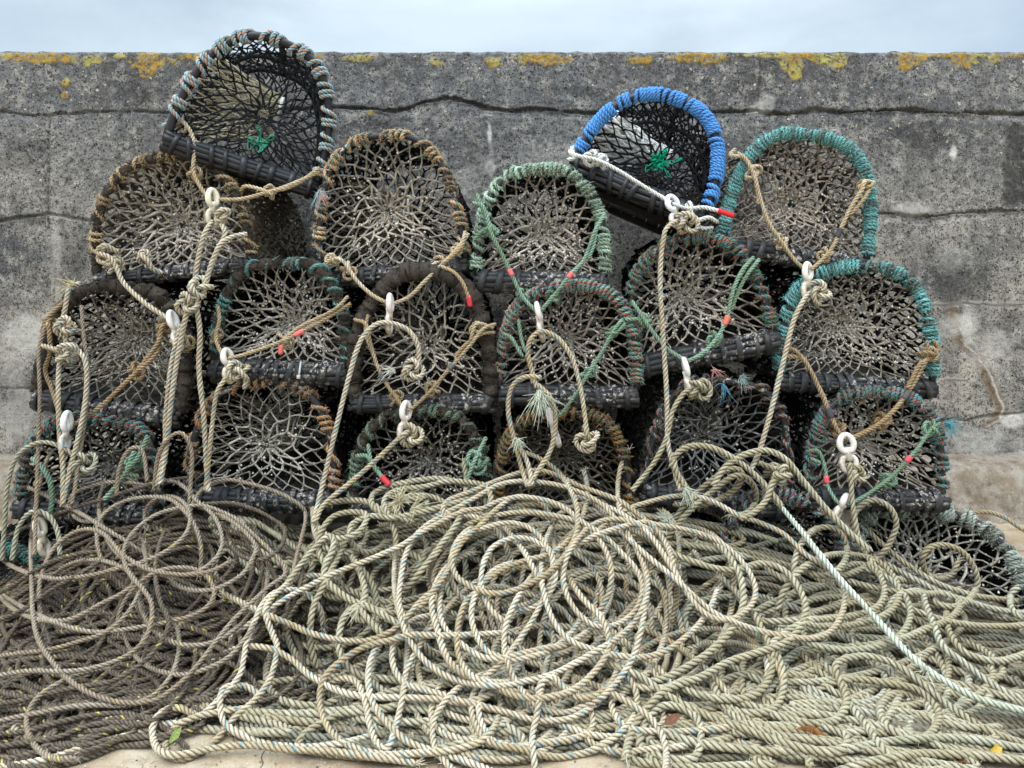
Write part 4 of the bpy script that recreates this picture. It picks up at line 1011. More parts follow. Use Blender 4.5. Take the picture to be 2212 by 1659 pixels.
h_ol = heap('rope_heap', 'thick olive-beige rope spread in long coils across the right of the heap', ['olive', 'olive', 'sage'], None,
    [(20, (1780, 260), (1390, 110), (150, 400), (50, 160), (.18, .25), 1.0, 1.7), (10, (2050, 150), (1470, 80), (150, 350), (40, 110), (.2, .12), 1.0, 1.6), (11, (760, 110), (1250, 100), (80, 230), (80, 200), (-.3, .4), 1.0, 1.6), (11, (760, 230), (1490, 60), (120, 380), (40, 100), (.0, .15), 1.0, 1.6), (8, (1150, 250), (1170, 70), (150, 420), (50, 110), (.0, .15), 1.0, 1.5), (8, (1450, 250), (1530, 50), (150, 380), (40, 90), (.05, .15), 1.0, 1.5)], OLIVE_T)
h_pa = heap('rope_heap', 'pale rope with blue flecks coiled in round loops on the middle of the heap', ['pale', 'pale', 'olive'], None,
    [(15, (1160, 170), (1350, 100), (120, 300), (100, 220), (.2, .5), 1.1, 1.8)], PALE_T)
h_dk = heap('rope_heap', 'dark grey-brown rope with yellow flecks heaped in coils at the left', ['dark'], None,
    [(24, (250, 120), (1340, 110), (120, 400), (60, 180), (-.22, .2), 1.0, 1.8), (13, (170, 130), (1480, 70), (110, 300), (60, 150), (-.18, .35), 1.0, 1.6), (11, (380, 70), (1210, 60), (80, 220), (50, 110), (.1, .25), 1.1, 1.8)], DARK_T)
top_loops(h_ol, OLIVE_T, ['olive', 'olive', 'olive', 'sage'], [(15, (1830, 220), (1400, 110), (110, 300), (60, 130), (.2, .3), .8, 1.5), (7, (1950, 160), (1560, 40), (120, 300), (30, 70), (.1, .1), .7, 1.2), (9, (740, 90), (1240, 90), (70, 180), (70, 160), (-.3, .5), .8, 1.4),
    (9, (760, 220), (1540, 45), (100, 300), (30, 80), (.0, .12), .7, 1.2), (6, (1150, 250), (1140, 50), (120, 320), (40, 90), (.0, .15), .7, 1.2), (7, (1480, 200), (1560, 40), (100, 280), (30, 80), (.05, .15), .7, 1.2)])
top_loops(h_pa, PALE_T, ['pale', 'bone'], [(14, (1150, 170), (1380, 110), (110, 260), (90, 200), (.2, .5), .8, 1.5)])
top_loops(h_dk, DARK_T, ['ash', 'ash', 'dark'], [(20, (240, 120), (1350, 110), (120, 330), (60, 160), (-.22, .25), .8, 1.6), (11, (170, 120), (1500, 60), (100, 260), (50, 130), (-.18, .35), .8, 1.4)])

# ------------------------------------------------------------------ bridles: each pot's own harness rope
def path_px(pts, d0):
    out = []
    for p in pts:
        dd = p[2] if len(p) > 2 else 0.0
        out.append(at(p[0], p[1], d0 - dd))
    return np.array(out)
def bridle(key, sty, paths, knots=(), tapes=(), off=.035, r=None, frays=(), ksize=.030):
    P = POTS[key]; inv = P['inv']; d0 = P['d'] - off
    mb = MB(); done = []
    for p in paths:
        q = path_px(p, d0); done.append(rope(mb, q, sty, r=r, step=.005, fuzz=90, flen=.007))
    b = mb.build('bridle', M_ROPE, P['root'], inv=inv)
    if knots:
        for k in knots:
            mb = MB(); knot(mb, at(k[0], k[1], d0 - .004), (k[2] if len(k) > 2 else ksize), sty, r=(r or STY[sty]['r']) * .92)
            mb.build('knot', M_ROPE, b, inv=inv)
    for (x, y, ln, colr) in tapes:
        best = None
        for q in done:
            pr = np.stack([CX + q[:, 0] * F / q[:, 1], HY - (q[:, 2] - HC) * F / q[:, 1]], 1)
            dd = np.hypot(pr[:, 0] - x, pr[:, 1] - y); i = dd.argmin()
            if best is None or dd[i] < best[0]: best = (dd[i], q, i)
        q, i = best[1], best[2]
        m = max(2, int(ln / .005 / 2)); sgm = q[max(0, i - m):i + m + 1]
        if len(sgm) < 4: continue
        mb = MB(); rr = (r or STY[sty]['r']) * 1.28 * (1 + wob(len(sgm), 2, .06))
        tube(mb, sgm, rr, 10, lin(*colr))
        mb.build('tape', M_TAPE, b, inv=inv)
    for (x, y, dx, dz, num, ln, colr) in frays:
        mb = MB(); fray(mb, at(x, y, d0 - .006), (dx, -.3, dz), num, ln, colr); mb.build('frayed_end', M_ROPE, b, inv=inv)
    return b
PINK = (226, 110, 104); RED = (206, 58, 66)
bridle('p1', 'cord', [[(376, 250, -.03), (372, 268), (392, 262, .02), (412, 285, .02), (420, 320, .03), (418, 370, .04), (438, 412, .05), (458, 430, .05)], [(372, 250), (395, 285, .01), (402, 268, .02), (378, 256, .0)],
       [(458, 430, .05), (520, 430, .05), (582, 414, .05), (625, 404, .04), (660, 385, .02), (690, 362, 0)], [(590, 420, .05), (560, 408, .05), (530, 402, .04), (520, 412, .03)], [(585, 414, .045), (630, 398, .04), (690, 372, .0)]],
       knots=[(414, 310), (422, 375), (583, 414)], frays=[(424, 318, 1, -.2, 22, .022, (196, 176, 146))])
bridle('p2', 'bone', [[(255, 545), (225, 530, .02), (210, 545, .02), (235, 555, .03), (250, 575, .03), (268, 612, .04), (310, 652, .06), (350, 680, .07), (374, 693, .075)], [(228, 528, .02), (212, 560, .01), (240, 572, .03)],
       [(300, 548, .02), (318, 562, .03), (330, 580, .02), (350, 590, .0)]], knots=[(247, 572, .036), (312, 555, .026)], r=.0080)
bridle('p3', 'cord', [[(690, 580, 0), (716, 560, .02), (742, 565, .03), (770, 605, .04), (805, 638, .05), (845, 658, .055)], [(845, 658, .055), (885, 640, .055), (920, 605, .05), (948, 578, .04), (985, 540, .03), (1012, 505, 0)], [(955, 570, .04), (995, 535, .03), (1005, 500, .0)],
       [(952, 575, .045), (980, 588, .05), (1000, 612, .05), (1012, 642, .05), (1016, 662, .05)], [(716, 560, .02), (700, 580, .0), (712, 548, .0)]],
       knots=[(752, 585, .036), (720, 562), (950, 574, .038), (988, 538, .026)], tapes=[(1015, 652, .035, RED)], frays=[(690, 412, .1, -1, 16, .045, (140, 176, 190)), (696, 415, .1, -1, 14, .045, (214, 160, 148))])
bridle('p4', 'green', [[(1022, 438, 0), (1045, 448, .02), (1062, 505, .03), (1082, 545, .035), (1105, 592, .05), (1128, 640, .05), (1158, 672, .055)], [(1305, 465, 0), (1285, 500, .02), (1262, 560, .03), (1235, 590, .04), (1205, 628, .05), (1178, 660, .055), (1168, 672, .055)],
       [(1060, 490, .03), (1040, 500, .01), (1024, 520, 0)], [(1030, 420, 0), (1050, 470, .02), (1070, 500, .03)], [(1290, 480, .01), (1282, 530, .02), (1270, 560, .03)]],
       knots=[(1130, 636, .030), (1195, 636, .030), (1064, 500, .024)], tapes=[(1104, 590, .026, PINK), (1232, 594, .026, PINK)], r=.0066)
bridle('p5', 'white', [[(1238, 318, -.01), (1232, 330, .01), (1255, 338, .03), (1288, 345, .04), (1330, 365, .045), (1390, 402, .05), (1450, 438, .055)], [(1226, 345, .01), (1240, 340, .02), (1234, 318, .0)],
       [(1452, 440, .055), (1485, 450, .05), (1520, 448, .045), (1550, 455, .045), (1584, 466, .045)], [(1480, 440, .045), (1500, 475, .05), (1530, 470, .05), (1550, 480, .03)], [(1490, 450, .05), (1510, 490, .04), (1540, 492, .03)]],
       knots=[(1278, 342, .034), (1300, 348, .030), (1488, 458, .040)], tapes=[(1566, 461, .052, (222, 40, 50))], r=.0070)
bridle('p6', 'cord', [[(1592, 330, 0), (1612, 345, .01), (1630, 380, .03), (1640, 420, .035), (1660, 480, .04), (1690, 525, .045), (1715, 560, .05), (1738, 582, .055)], [(1588, 322, -.01), (1578, 335, .0), (1600, 338, .015)], [(1628, 370, .03), (1636, 410, .03), (1638, 440, .03), (1640, 458, .03)],
       [(1888, 395, 0), (1868, 392, .02), (1862, 410, .03), (1840, 445, .035), (1818, 490, .04), (1798, 535, .05), (1775, 562, .055), (1752, 582, .055)], [(1880, 405, .01), (1866, 430, .03), (1835, 465, .035)]],
       knots=[(1628, 372, .034), (1687, 524, .034), (1782, 550, .030), (1868, 404, .03)], tapes=[(1640, 450, .03, (44, 46, 50)), (1812, 502, .035, (60, 62, 66))])
bridle('p7', 'brown', [[(150, 640, .0), (100, 690, .02), (92, 720, .02), (104, 700, .03), (108, 760, .03), (98, 800, .02), (116, 850, .04), (132, 905, .06), (142, 930, .06)], [(85, 745, 0), (112, 755, .03), (145, 770, .04)],
       [(380, 705, 0), (352, 702, .03), (345, 735, .035), (320, 770, .035), (296, 802, .04), (262, 835, .05), (215, 880, .06), (170, 910, .065), (142, 930, .06)], [(372, 690, 0), (345, 720, .02), (340, 760, .03), (300, 800, .04)]],
       knots=[(296, 802, .036), (112, 700, .028), (356, 706, .03)], r=.0072)
bridle('p8', 'tan', [[(470, 660, 0), (474, 690, .02), (466, 730, .03), (480, 765, .05), (490, 775, .06)], [(490, 775, .06), (530, 765, .055), (580, 748, .05), (618, 733, .04), (660, 712, .03), (710, 685, .02), (758, 655, 0)], [(605, 740, .04), (650, 705, .03), (720, 670, .02), (752, 640, 0)], [(620, 735, .04), (608, 745, .04), (606, 765, .04)]],
       knots=[(618, 735, .034), (468, 728, .03)], tapes=[(645, 718, .034, PINK), (606, 758, .03, PINK)])
bridle('p9', 'tan', [[(765, 690, .0), (790, 700, .02), (800, 740, .03), (815, 790, .04), (835, 830, .045), (862, 868, .05), (874, 888, .055)], [(795, 680, 0), (790, 720, .02), (808, 770, .03)], [(1070, 700, -.01), (1045, 710, .02), (1020, 740, .03), (990, 775, .035), (955, 815, .04), (930, 845, .05), (895, 878, .055), (876, 888, .055)],
       [(1068, 718, -.01), (1040, 722, .02), (1005, 745, .03), (985, 770, .035)], [(1066, 708, 0), (1030, 700, .02), (1016, 735, .03)]],
       knots=[(933, 840, .032), (856, 862, .032), (1030, 712, .03)], tapes=[(826, 815, .03, (98, 96, 94)), (975, 790, .028, (98, 96, 94))])
bridle('p10', 'green', [[(1085, 720, 0), (1105, 730, .02), (1122, 760, .03), (1130, 770, .03)], [(1120, 690, .01), (1126, 730, .02), (1135, 760, .03)], [(1345, 690, 0), (1325, 715, .02), (1300, 760, .03), (1275, 800, .035), (1245, 850, .05), (1215, 890, .06), (1198, 905, .06)], [(1350, 700, 0), (1320, 730, .02), (1290, 780, .03)]],
       knots=[(1270, 808, .028), (1322, 720, .028)], tapes=[(1290, 780, .02, PINK)], frays=[(1285, 790, .5, -1, 12, .02, (120, 160, 136))])
bridle('p11', 'green', [[(1365, 650, 0), (1385, 680, .02), (1405, 710, .03), (1440, 752, .045), (1482, 780, .055)], [(1350, 690, 0), (1385, 690, .01), (1400, 700, .03)], [(1628, 555, 0), (1600, 590, .02), (1580, 640, .03), (1570, 690, .035), (1545, 735, .045), (1515, 765, .05), (1486, 780, .055)], [(1640, 560, 0), (1610, 600, .02), (1590, 640, .02), (1580, 670, .03)]],
       knots=[(1543, 732, .030), (1392, 692, .026)], tapes=[(1567, 692, .030, (224, 112, 92))], r=.0066)
bridle('p12', 'brown', [[(1690, 760, -.01), (1715, 755, .01), (1745, 790, .03), (1770, 840, .045), (1795, 900, .06), (1812, 935, .07), (1828, 950, .075)], [(1700, 770, 0), (1735, 775, .02), (1760, 820, .03), (1785, 870, .045)], [(2015, 735, 0), (2026, 755, .0), (2000, 780, .02), (1975, 825, .03), (1945, 870, .05), (1900, 915, .065), (1840, 948, .075)], [(2000, 735, 0), (2008, 770, .01), (1985, 790, .025), (1960, 840, .04)]],
       knots=[(1808, 925, .036), (1905, 908, .034), (2004, 768, .036)], tapes=[(1795, 892, .035, (70, 70, 74)), (1958, 855, .035, (84, 80, 78))], r=.0072)
bridle('p13', 'green', [[(70, 990, 0), (92, 1010, .02), (108, 1040, .03), (112, 1080, .04), (108, 1110, .05)]], r=.0078)
bridle('p13', 'green', [[(320, 940, 0), (300, 985, .02), (280, 1010, .03), (255, 1045, .04), (225, 1080, .05)], [(290, 975, .02), (275, 1020, .03), (300, 1030, .02)]], knots=[(288, 1000, .034)], r=.0078)
bridle('p15', 'green', [[(770, 985, 0), (792, 985, .02), (806, 1005, .03), (825, 1030, .04), (842, 1048, .05)], [(795, 960, 0), (800, 990, .02), (806, 1005, .03), (825, 1030, .04)]], tapes=[(834, 1040, .045, RED)], r=.0068)
bridle('p15', 'green', [[(1050, 945, -.01), (1030, 985, .02), (1015, 1020, .03), (1005, 1050, .04)], [(1055, 990, 0), (1035, 1010, .02), (1010, 1000, .03), (1018, 975, .02), (1040, 985, .02)]], knots=[(1030, 1005, .036)], r=.0068)
bridle('p17', 'olive', [[(1640, 1000, .03), (1680, 1020, .03), (1670, 1050, .05)]], knots=[(1672, 1022, .036)], frays=[(1560, 830, .6, -.5, 14, .045, (96, 150, 172)), (1540, 800, 1, -.4, 16, .03, (200, 146, 136)), (1600, 815, .8, -.5, 18, .04, (150, 176, 170)), (1450, 905, -.3, -.4, 20, .03, (170, 160, 150))])
bridle('p18', 'green', [[(1745, 975, 0), (1768, 975, .02), (1782, 1010, .03), (1788, 1050, .04), (1805, 1080, .06), (1818, 1090, .07)], [(1750, 990, 0), (1775, 1000, .02)], [(2030, 915, 0), (2010, 930, .02), (1985, 965, .03), (1955, 1000, .035), (1920, 1035, .045), (1870, 1070, .06), (1830, 1092, .07)], [(2015, 905, 0), (2018, 930, .01), (1990, 950, .02)]],
       knots=[(2010, 928, .034), (1918, 1038, .030)], tapes=[(1962, 992, .028, (220, 80, 92)), (1787, 1036, .024, (224, 92, 100))], frays=[(2042, 915, 1, -.5, 34, .045, (92, 150, 156))])
# white cable tie on the barnacled pot's bar
P8 = POTS['p8']
mb = MB()
a = np.linspace(PI * .5, PI * 1.9, 14)
c0 = at(647, 802, 2.38)
tube(mb, [at(650, 780, 2.345), at(648, 795, 2.335), at(646, 812, 2.337), at(645, 822, 2.35)], .0032, 6, lin(206, 210, 214)); tube(mb, [at(645, 810, 2.331), at(644.5, 818, 2.331)], .006, 6, lin(220, 222, 224))
mb.build('cable_tie', M_PLA, P8['root'], inv=P8['inv'])

# ------------------------------------------------------------------ plastic toggles
def toggle(label, x0, y0, x1, y1, d, face=0., colr=(232, 224, 214), wide=.040):
    A, B = at(x0, y0, d), at(x1, y1, d)
    Lg = np.linalg.norm(B - A); z = (A - B) / Lg
    y = np.array([0, 1., 0]); x = np.cross(y, z); x /= np.linalg.norm(x); y = np.cross(z, x)
    R0 = np.stack([x, y, z], 1)
    f = math.radians(face)
    Rz = np.array([[math.cos(f), -math.sin(f), 0], [math.sin(f), math.cos(f), 0], [0, 0, 1]])
    R = R0 @ Rz
    M = np.eye(4); M[:3, :3] = R; M[:3, 3] = (A + B) / 2
    o_inv = Matrix(M).inverted()
    mb = MB(); c = lin(*colr)
    th = .0082
    for s_ in (-1, 1):
        a = np.linspace(0, 2 * PI, 33)
        rz = Lg * .215; rx = wide * .5 - th * .4
        P = np.stack([rx * np.sin(a) * (1 - .12 * s_ * np.cos(a)), .003 * np.cos(a), s_ * (Lg * .5 - rz - th * .2) + rz * np.cos(a)], 1)
        tube(mb, P, th * (1 - .12 * np.cos(a * 2)), 12, c, cap=False)
    tube(mb, [(0, 0, -Lg * .16), (0, 0, -Lg * .06), (0, 0, Lg * .06), (0, 0, Lg * .16)], [th * 1.5, th * 1.25, th * 1.25, th * 1.5], 12, c)
    o = mb.build('toggle', M_PLA)
    o.matrix_world = Matrix(M)
    o.location = Matrix(M).to_translation(); o.rotation_euler = Matrix(M).to_euler()
    return tag(o, label, 'rope toggle', 'white plastic toggles on the pot bridles')
toggle('yellowed plastic toggle hanging below the large tilted pot at upper left', 459, 408, 459, 490, 2.36, 62, (232, 222, 196))
toggle('white toggle beside the knotted ropes on the dark weedy far left pot', 369, 672, 388, 756, 2.31, 82, (232, 226, 220))
toggle('off-white toggle hanging in front of the weedy-rimmed middle pot', 844, 636, 839, 720, 2.33, 86, (228, 214, 206))
toggle('toggle where the two pink-taped green ropes meet above the centre pot', 1161, 654, 1171, 737, 2.33, 84, (226, 214, 206))
toggle('clean white toggle hanging on the white rope of the blue-rimmed pot', 1448, 422, 1466, 492, 2.38, 38, (236, 236, 242), .050)
toggle('bone coloured toggle below the highest right pot with a knot beside it', 1746, 568, 1741, 648, 2.35, 40, (232, 224, 212))
toggle('toggle in front of the left end of the bar with the white cable tie', 489, 754, 497, 826, 2.29, 70, (226, 216, 204))
toggle('pinkish toggle at the bottom of the tan bridle on the weedy-rimmed middle pot', 879, 868, 869, 952, 2.29, 58, (232, 220, 212))
toggle('slim white toggle below the tilted green-rimmed pot', 1479, 774, 1489, 857, 2.31, 86, (234, 228, 222))
toggle('toggle with both round eyes facing out on the lowest right upright pot', 1826, 938, 1837, 1022, 2.25, 5, (226, 218, 206), .048)
toggle('small slanted toggle just above the rope heap at the right', 1832, 1070, 1800, 1122, 2.24, 50, (228, 218, 206))
toggle('long thin toggle at the far left above the dark rope heap', 147, 890, 137, 978, 2.28, 86, (236, 232, 228))
toggle('toggle in front of the rust and green rimmed pot', 1186, 884, 1206, 964, 2.29, 80, (226, 214, 206))
toggle('cream toggle beside the dark rope heap at the lower left edge', 82, 1120, 99, 1202, 2.24, 74, (224, 212, 188), .032)

# ------------------------------------------------------------------ hanging lines, each a rope of its own
def line(label, sty, paths, knots=(), r=None, frays=(), ks=.040):
    p0 = paths[0][0]; O = at(p0[0], p0[1], p0[2])
    M = Matrix.Translation(Vector(at(paths[0][-1][0], paths[0][-1][1], paths[0][-1][2]))); inv = M.inverted()
    mb = MB()
    for p in paths:
        q = np.array([at(*k) for k in p])
        rope(mb, q, sty, r=r, step=.005, fuzz=100, flen=.007)
    o = mb.build('pot_line', M_ROPE, None, inv=inv); o.location = M.to_translation()
    tag(o, label, 'rope', 'ropes hanging from the pots to the heap')
    if knots:
        for k in knots:
            mb = MB(); knot(mb, at(k[0], k[1], k[2]), (k[3] if len(k) > 3 else ks), sty, r=r)
            mb.build('knot', M_ROPE, o, inv=inv)
    for (x, y, d, dx, dz, num, ln, colr) in frays:
        mb = MB(); fray(mb, at(x, y, d), (dx, -.4, dz), num, ln, colr); mb.build('frayed_end', M_ROPE, o, inv=inv)
    return o
FR = (196, 200, 178)
line('pale rope running from the yellowed toggle straight down to the dark heap', 'bone', [[(460, 478, 2.35), (442, 505, 2.32), (428, 560, 2.31), (420, 625, 2.30), (424, 660, 2.29), (432, 720, 2.28), (430, 800, 2.27), (440, 900, 2.26), (446, 1000, 2.26), (450, 1062, 2.24)], [(488, 455, 2.34), (478, 480, 2.33), (486, 505, 2.32), (470, 540, 2.31), (452, 585, 2.30), (436, 625, 2.29)]],
     knots=[(432, 620, 2.285, .044), (480, 465, 2.34, .030)], r=.0082)
line('pale doubled rope with a fat knot, falling left of the worn teal pot', 'bone', [[(534, 505, 2.33), (500, 512, 2.32), (475, 530, 2.31), (455, 575, 2.30), (440, 630, 2.29), (412, 652, 2.28), (400, 690, 2.27), (382, 780, 2.27), (368, 880, 2.26), (360, 960, 2.26), (346, 1046, 2.24)], [(392, 700, 2.29), (370, 790, 2.28), (358, 900, 2.27), (356, 960, 2.26), (340, 1050, 2.24)]],
     knots=[(405, 656, 2.275, .042)], r=.0080)
line('sandy stopper rope hung behind the white toggle on the dark weedy pot', 'tan', [[(378, 742, 2.33), (395, 725, 2.33), (410, 750, 2.32)]], knots=[(395, 738, 2.33, .042)])
line('pale rope from the cable-tie pot toggle down to the dark heap', 'pale', [[(500, 800, 2.28), (486, 820, 2.27), (468, 850, 2.26), (458, 920, 2.26), (450, 1000, 2.25), (444, 1060, 2.24)], [(510, 800, 2.29), (530, 815, 2.28), (528, 840, 2.28)]], knots=[(516, 802, 2.28, .044)], r=.0075)
line('pale rope arching over the middle toggle and falling between two pots to the heap', 'bone', [[(905, 788, 2.30), (902, 745, 2.30), (880, 712, 2.30), (845, 698, 2.30), (810, 702, 2.29), (778, 738, 2.28), (755, 810, 2.27), (732, 900, 2.26), (708, 1000, 2.26), (690, 1075, 2.24), (676, 1130, 2.20)]],
     knots=[(892, 800, 2.295, .042)], r=.0078, frays=[(850, 800, 2.30, -1, .1, 20, .035, (214, 210, 196))])
line('pale rope looped through the centre toggle, with a large frayed tuft', 'pale', [[(1160, 838, 2.26), (1150, 805, 2.27), (1140, 760, 2.28), (1150, 728, 2.29), (1175, 716, 2.30), (1210, 735, 2.29), (1238, 780, 2.28), (1256, 850, 2.27), (1268, 935, 2.26)], [(1170, 815, 2.26), (1130, 815, 2.27), (1104, 840, 2.27), (1098, 890, 2.26), (1112, 955, 2.25), (1128, 1015, 2.24), (1140, 1050, 2.2)], [(1160, 830, 2.26), (1190, 860, 2.25), (1200, 910, 2.25), (1190, 970, 2.24), (1160, 1020, 2.23), (1140, 1050, 2.2)], [(1118, 960, 2.25), (1140, 1000, 2.24), (1150, 1050, 2.2)]],
     knots=[(1268, 948, 2.255, .048)], r=.0078, frays=[(1165, 845, 2.25, .3, -1, 70, .06, FR), (1118, 950, 2.24, .1, -.6, 40, .03, FR)])
line('pale rope slanting left from the pinkish toggle to the heap', 'pale', [[(872, 938, 2.28), (850, 958, 2.27), (800, 1005, 2.26), (750, 1048, 2.25), (700, 1090, 2.22), (680, 1130, 2.18)], [(880, 950, 2.28), (895, 940, 2.28), (890, 920, 2.28)]], knots=[(888, 940, 2.285, .044)])
line('pale rope hanging from the clean white toggle of the blue-rimmed pot', 'bone', [[(1462, 478, 2.36), (1448, 485, 2.34), (1434, 510, 2.32), (1426, 600, 2.31), (1432, 720, 2.29), (1440, 850, 2.27), (1442, 950, 2.25), (1455, 1010, 2.23), (1470, 1060, 2.2)]], knots=[(1484, 482, 2.36, .046)], r=.0078)
line('pale rope slanting left from the bone coloured toggle at the right', 'bone', [[(1748, 632, 2.34), (1732, 655, 2.32), (1712, 700, 2.31), (1690, 790, 2.29), (1665, 890, 2.26), (1640, 975, 2.24), (1622, 1015, 2.22)]], knots=[(1768, 632, 2.34, .046)], r=.0078)
line('olive rope from the slim white toggle bending down to the heap', 'olive', [[(1492, 840, 2.29), (1475, 852, 2.28), (1452, 890, 2.26), (1440, 945, 2.25), (1412, 1000, 2.24), (1365, 1060, 2.22)]], knots=[(1510, 842, 2.295, .046)], r=.0075)
line('olive rope hanging from the toggle with both eyes facing out', 'olive', [[(1834, 1000, 2.235), (1838, 1040, 2.23), (1842, 1090, 2.22), (1852, 1150, 2.2), (1866, 1190, 2.18)]], knots=[(1850, 1025, 2.25, .034)], r=.0078)
line('thick olive rope arching down to the right in front of the black bottom pot', 'olive', [[(1450, 1010, 2.22), (1458, 985, 2.22), (1490, 964, 2.22), (1540, 968, 2.21), (1600, 1000, 2.21), (1650, 1045, 2.20), (1690, 1095, 2.17)], [(1455, 990, 2.22), (1462, 1020, 2.21), (1480, 1050, 2.20), (1500, 1080, 2.18)]], frays=[(1480, 1055, 2.19, .4, -.7, 45, .04, FR)])
line('olive rope arching across the pots and running down to the right', 'olive', [[(1540, 1050, 2.2), (1570, 1005, 2.21), (1620, 978, 2.21), (1660, 974, 2.21), (1700, 995, 2.20), (1740, 1045, 2.19), (1790, 1105, 2.16), (1840, 1155, 2.13), (1880, 1190, 2.11)], [(1690, 1020, 2.2), (1668, 1045, 2.19), (1655, 1080, 2.17), (1625, 1110, 2.14), (1600, 1120, 2.12)]], knots=[(1690, 1025, 2.2, .034)])
line('single mint-white rope lying straight across the right side of the heap', 'mint', [[*k, float(heap_depth(np.array(k[0]), np.array(k[1]))) - .06] for k in zC([(660, 170), (700, 230), (760, 300), (860, 420), (960, 550), (1060, 670), (1180, 800), (1290, 920), (1380, 1020), (1500, 1130), (1640, 1220), (1800, 1300), (2080, 1375)])] and [[(k[0], k[1], float(heap_depth(np.array(k[0]), np.array(k[1]))) - .055) for k in zC([(660, 170), (700, 230), (760, 300), (860, 420), (960, 550), (1060, 670), (1180, 800), (1290, 920), (1380, 1020), (1500, 1130), (1640, 1220), (1800, 1300), (2080, 1375)])]], r=.0088)
line('pale knotted rope with a frayed tip hung over the far left pot', 'bone', [[(172, 612, 2.37), (150, 622, 2.34), (142, 660, 2.33), (136, 700, 2.32), (142, 745, 2.31), (128, 790, 2.30), (126, 860, 2.28), (128, 930, 2.27), (136, 1010, 2.25), (136, 1090, 2.22)], [(145, 745, 2.31), (172, 760, 2.30), (186, 790, 2.29), (185, 860, 2.28), (170, 940, 2.26), (150, 1020, 2.25), (134, 1095, 2.22)], [(86, 745, 2.33), (112, 752, 2.31), (140, 762, 2.30)]],
     knots=[(146, 762, 2.295, .044), (140, 705, 2.31, .036)], r=.0076, frays=[(158, 615, 2.345, -1, .25, 26, .035, (200, 184, 140)), (140, 700, 2.31, .1, -.9, 24, .03, (206, 190, 160))])
line('grey rope hanging straight down along the far left edge of the stack', 'ash', [[(100, 700, 2.34), (84, 760, 2.32), (86, 850, 2.30), (82, 980, 2.27), (78, 1100, 2.22), (74, 1200, 2.16)]])
line('grey rope hanging over the dark weedy far left pot', 'ash', [[(176, 660, 2.35), (180, 720, 2.33), (190, 800, 2.31), (186, 880, 2.29), (176, 960, 2.27), (164, 1040, 2.25), (155, 1090, 2.23)]], r=.0060)
line('faded green rope hooping over the far left bottom pot', 'sage', [[(5, 1210, 2.25), (10, 1130, 2.26), (18, 1040, 2.27), (42, 980, 2.27), (90, 955, 2.27), (140, 970, 2.27), (180, 1000, 2.27)], [(26, 1210, 2.22), (40, 1140, 2.24), (70, 1105, 2.24), (105, 1115, 2.24), (125, 1150, 2.23), (130, 1200, 2.2)]], knots=[(182, 1000, 2.27, .044)], r=.0072)
line('small grey hoop of rope standing up in front of the far left bottom pot', 'ash', [[(252, 1070, 2.24), (256, 1020, 2.25), (272, 980, 2.26), (292, 966, 2.26), (310, 980, 2.26), (318, 1040, 2.24)]])
line('tall grey hoop of rope standing up beside the orange-lashed pot', 'ash', [[(332, 1060, 2.24), (342, 985, 2.25), (370, 942, 2.25), (396, 938, 2.25), (414, 975, 2.25), (412, 1040, 2.24), (408, 1090, 2.22)]])
line('dry rope trailing over the stone ledge at the far right', 'pale', [[(2050, 1130, 2.9), (2090, 1112, 2.88), (2130, 1106, 2.86), (2170, 1118, 2.84), (2212, 1145, 2.8), (2300, 1180, 2.76)]], r=.0085)
line('frayed tan tuft of rope ends at the top of the pale heap', 'olive', [[(830, 1110, 2.2), (850, 1090, 2.21), (885, 1080, 2.21), (920, 1075, 2.21)]], frays=[(862, 1085, 2.19, .2, .7, 80, .05, (206, 196, 160)), (890, 1100, 2.18, 1, .2, 60, .05, (206, 196, 160)), (770, 1310, 1.86, 0, -.6, 30, .03, (196, 190, 160)), (1440, 1120, 2.15, 0, .3, 70, .035, FR), (2000, 1450, 1.74, -.2, .3, 30, .03, (200, 200, 176))])

# ------------------------------------------------------------------ fallen leaves
def leaf(label, px, py, size, colr, rot=0., curl=.25, tilt=.3, slim=.5, d=None, lift=.012):
    d = d or float(heap_depth(np.array(float(px)), np.array(float(py)))) - .02
    O = at(px, py, d); O[2] = max(O[2], lift)
    n = 19
    t = np.linspace(0, 1, n)
    w = slim * np.sin(PI * t ** .72) ** 1.15 * (1 + .10 * np.cos(np.arange(n) * PI)) * (1 - .35 * t ** 3) + .004
    rows = []
    for i in range(n):
        for s_ in (-1, -.5, 0, .5, 1):
            x = (t[i] - .5); y = s_ * w[i] * .5 * (1 + .12 * math.sin(9 * t[i] + s_ * 2))
            z = curl * (abs(s_) ** 1.5 * w[i] * .5) + .12 * math.sin(3 * t[i])
            rows.append((x, y, z))
    V = np.array(rows) * size
    mb = MB(); mb.add(V, grid_quads(n, 5, False), None, lin(*colr)[None] * np.clip(1 + RNG.normal(0, .12, (len(V), 1)), .6, 1.4))
    tube(mb, np.array([(-.5, 0, 0), (-.7, .02, .06), (-.85, .08, .10)]) * size, .0009, 5, lin(*colr) * .6)
    o = mb.build('fallen_leaf', M_LEAF)
    o.location = O; o.rotation_euler = (tilt, -.2, rot)
    tag(o, label, 'leaf', 'leaves fallen among the ropes')
leaf('broad orange-brown leaf standing among the ropes at lower right', 1748, 1592, .078, (186, 128, 80), 2.9, .3, 1.0, .52)
leaf('bright yellow leaf on the ropes near the right corner', 2152, 1616, .048, (206, 164, 62), .5, .3, .9, .34)
leaf('long curled brown leaf on the paving at the lower right corner', 2075, 1646, .070, (124, 78, 50), .1, .5, .2, .45, d=1.60)
leaf('dark red-brown leaf tucked at the edge of the ropes at right', 1890, 1630, .040, (104, 66, 48), .9, .4, .8, .36)
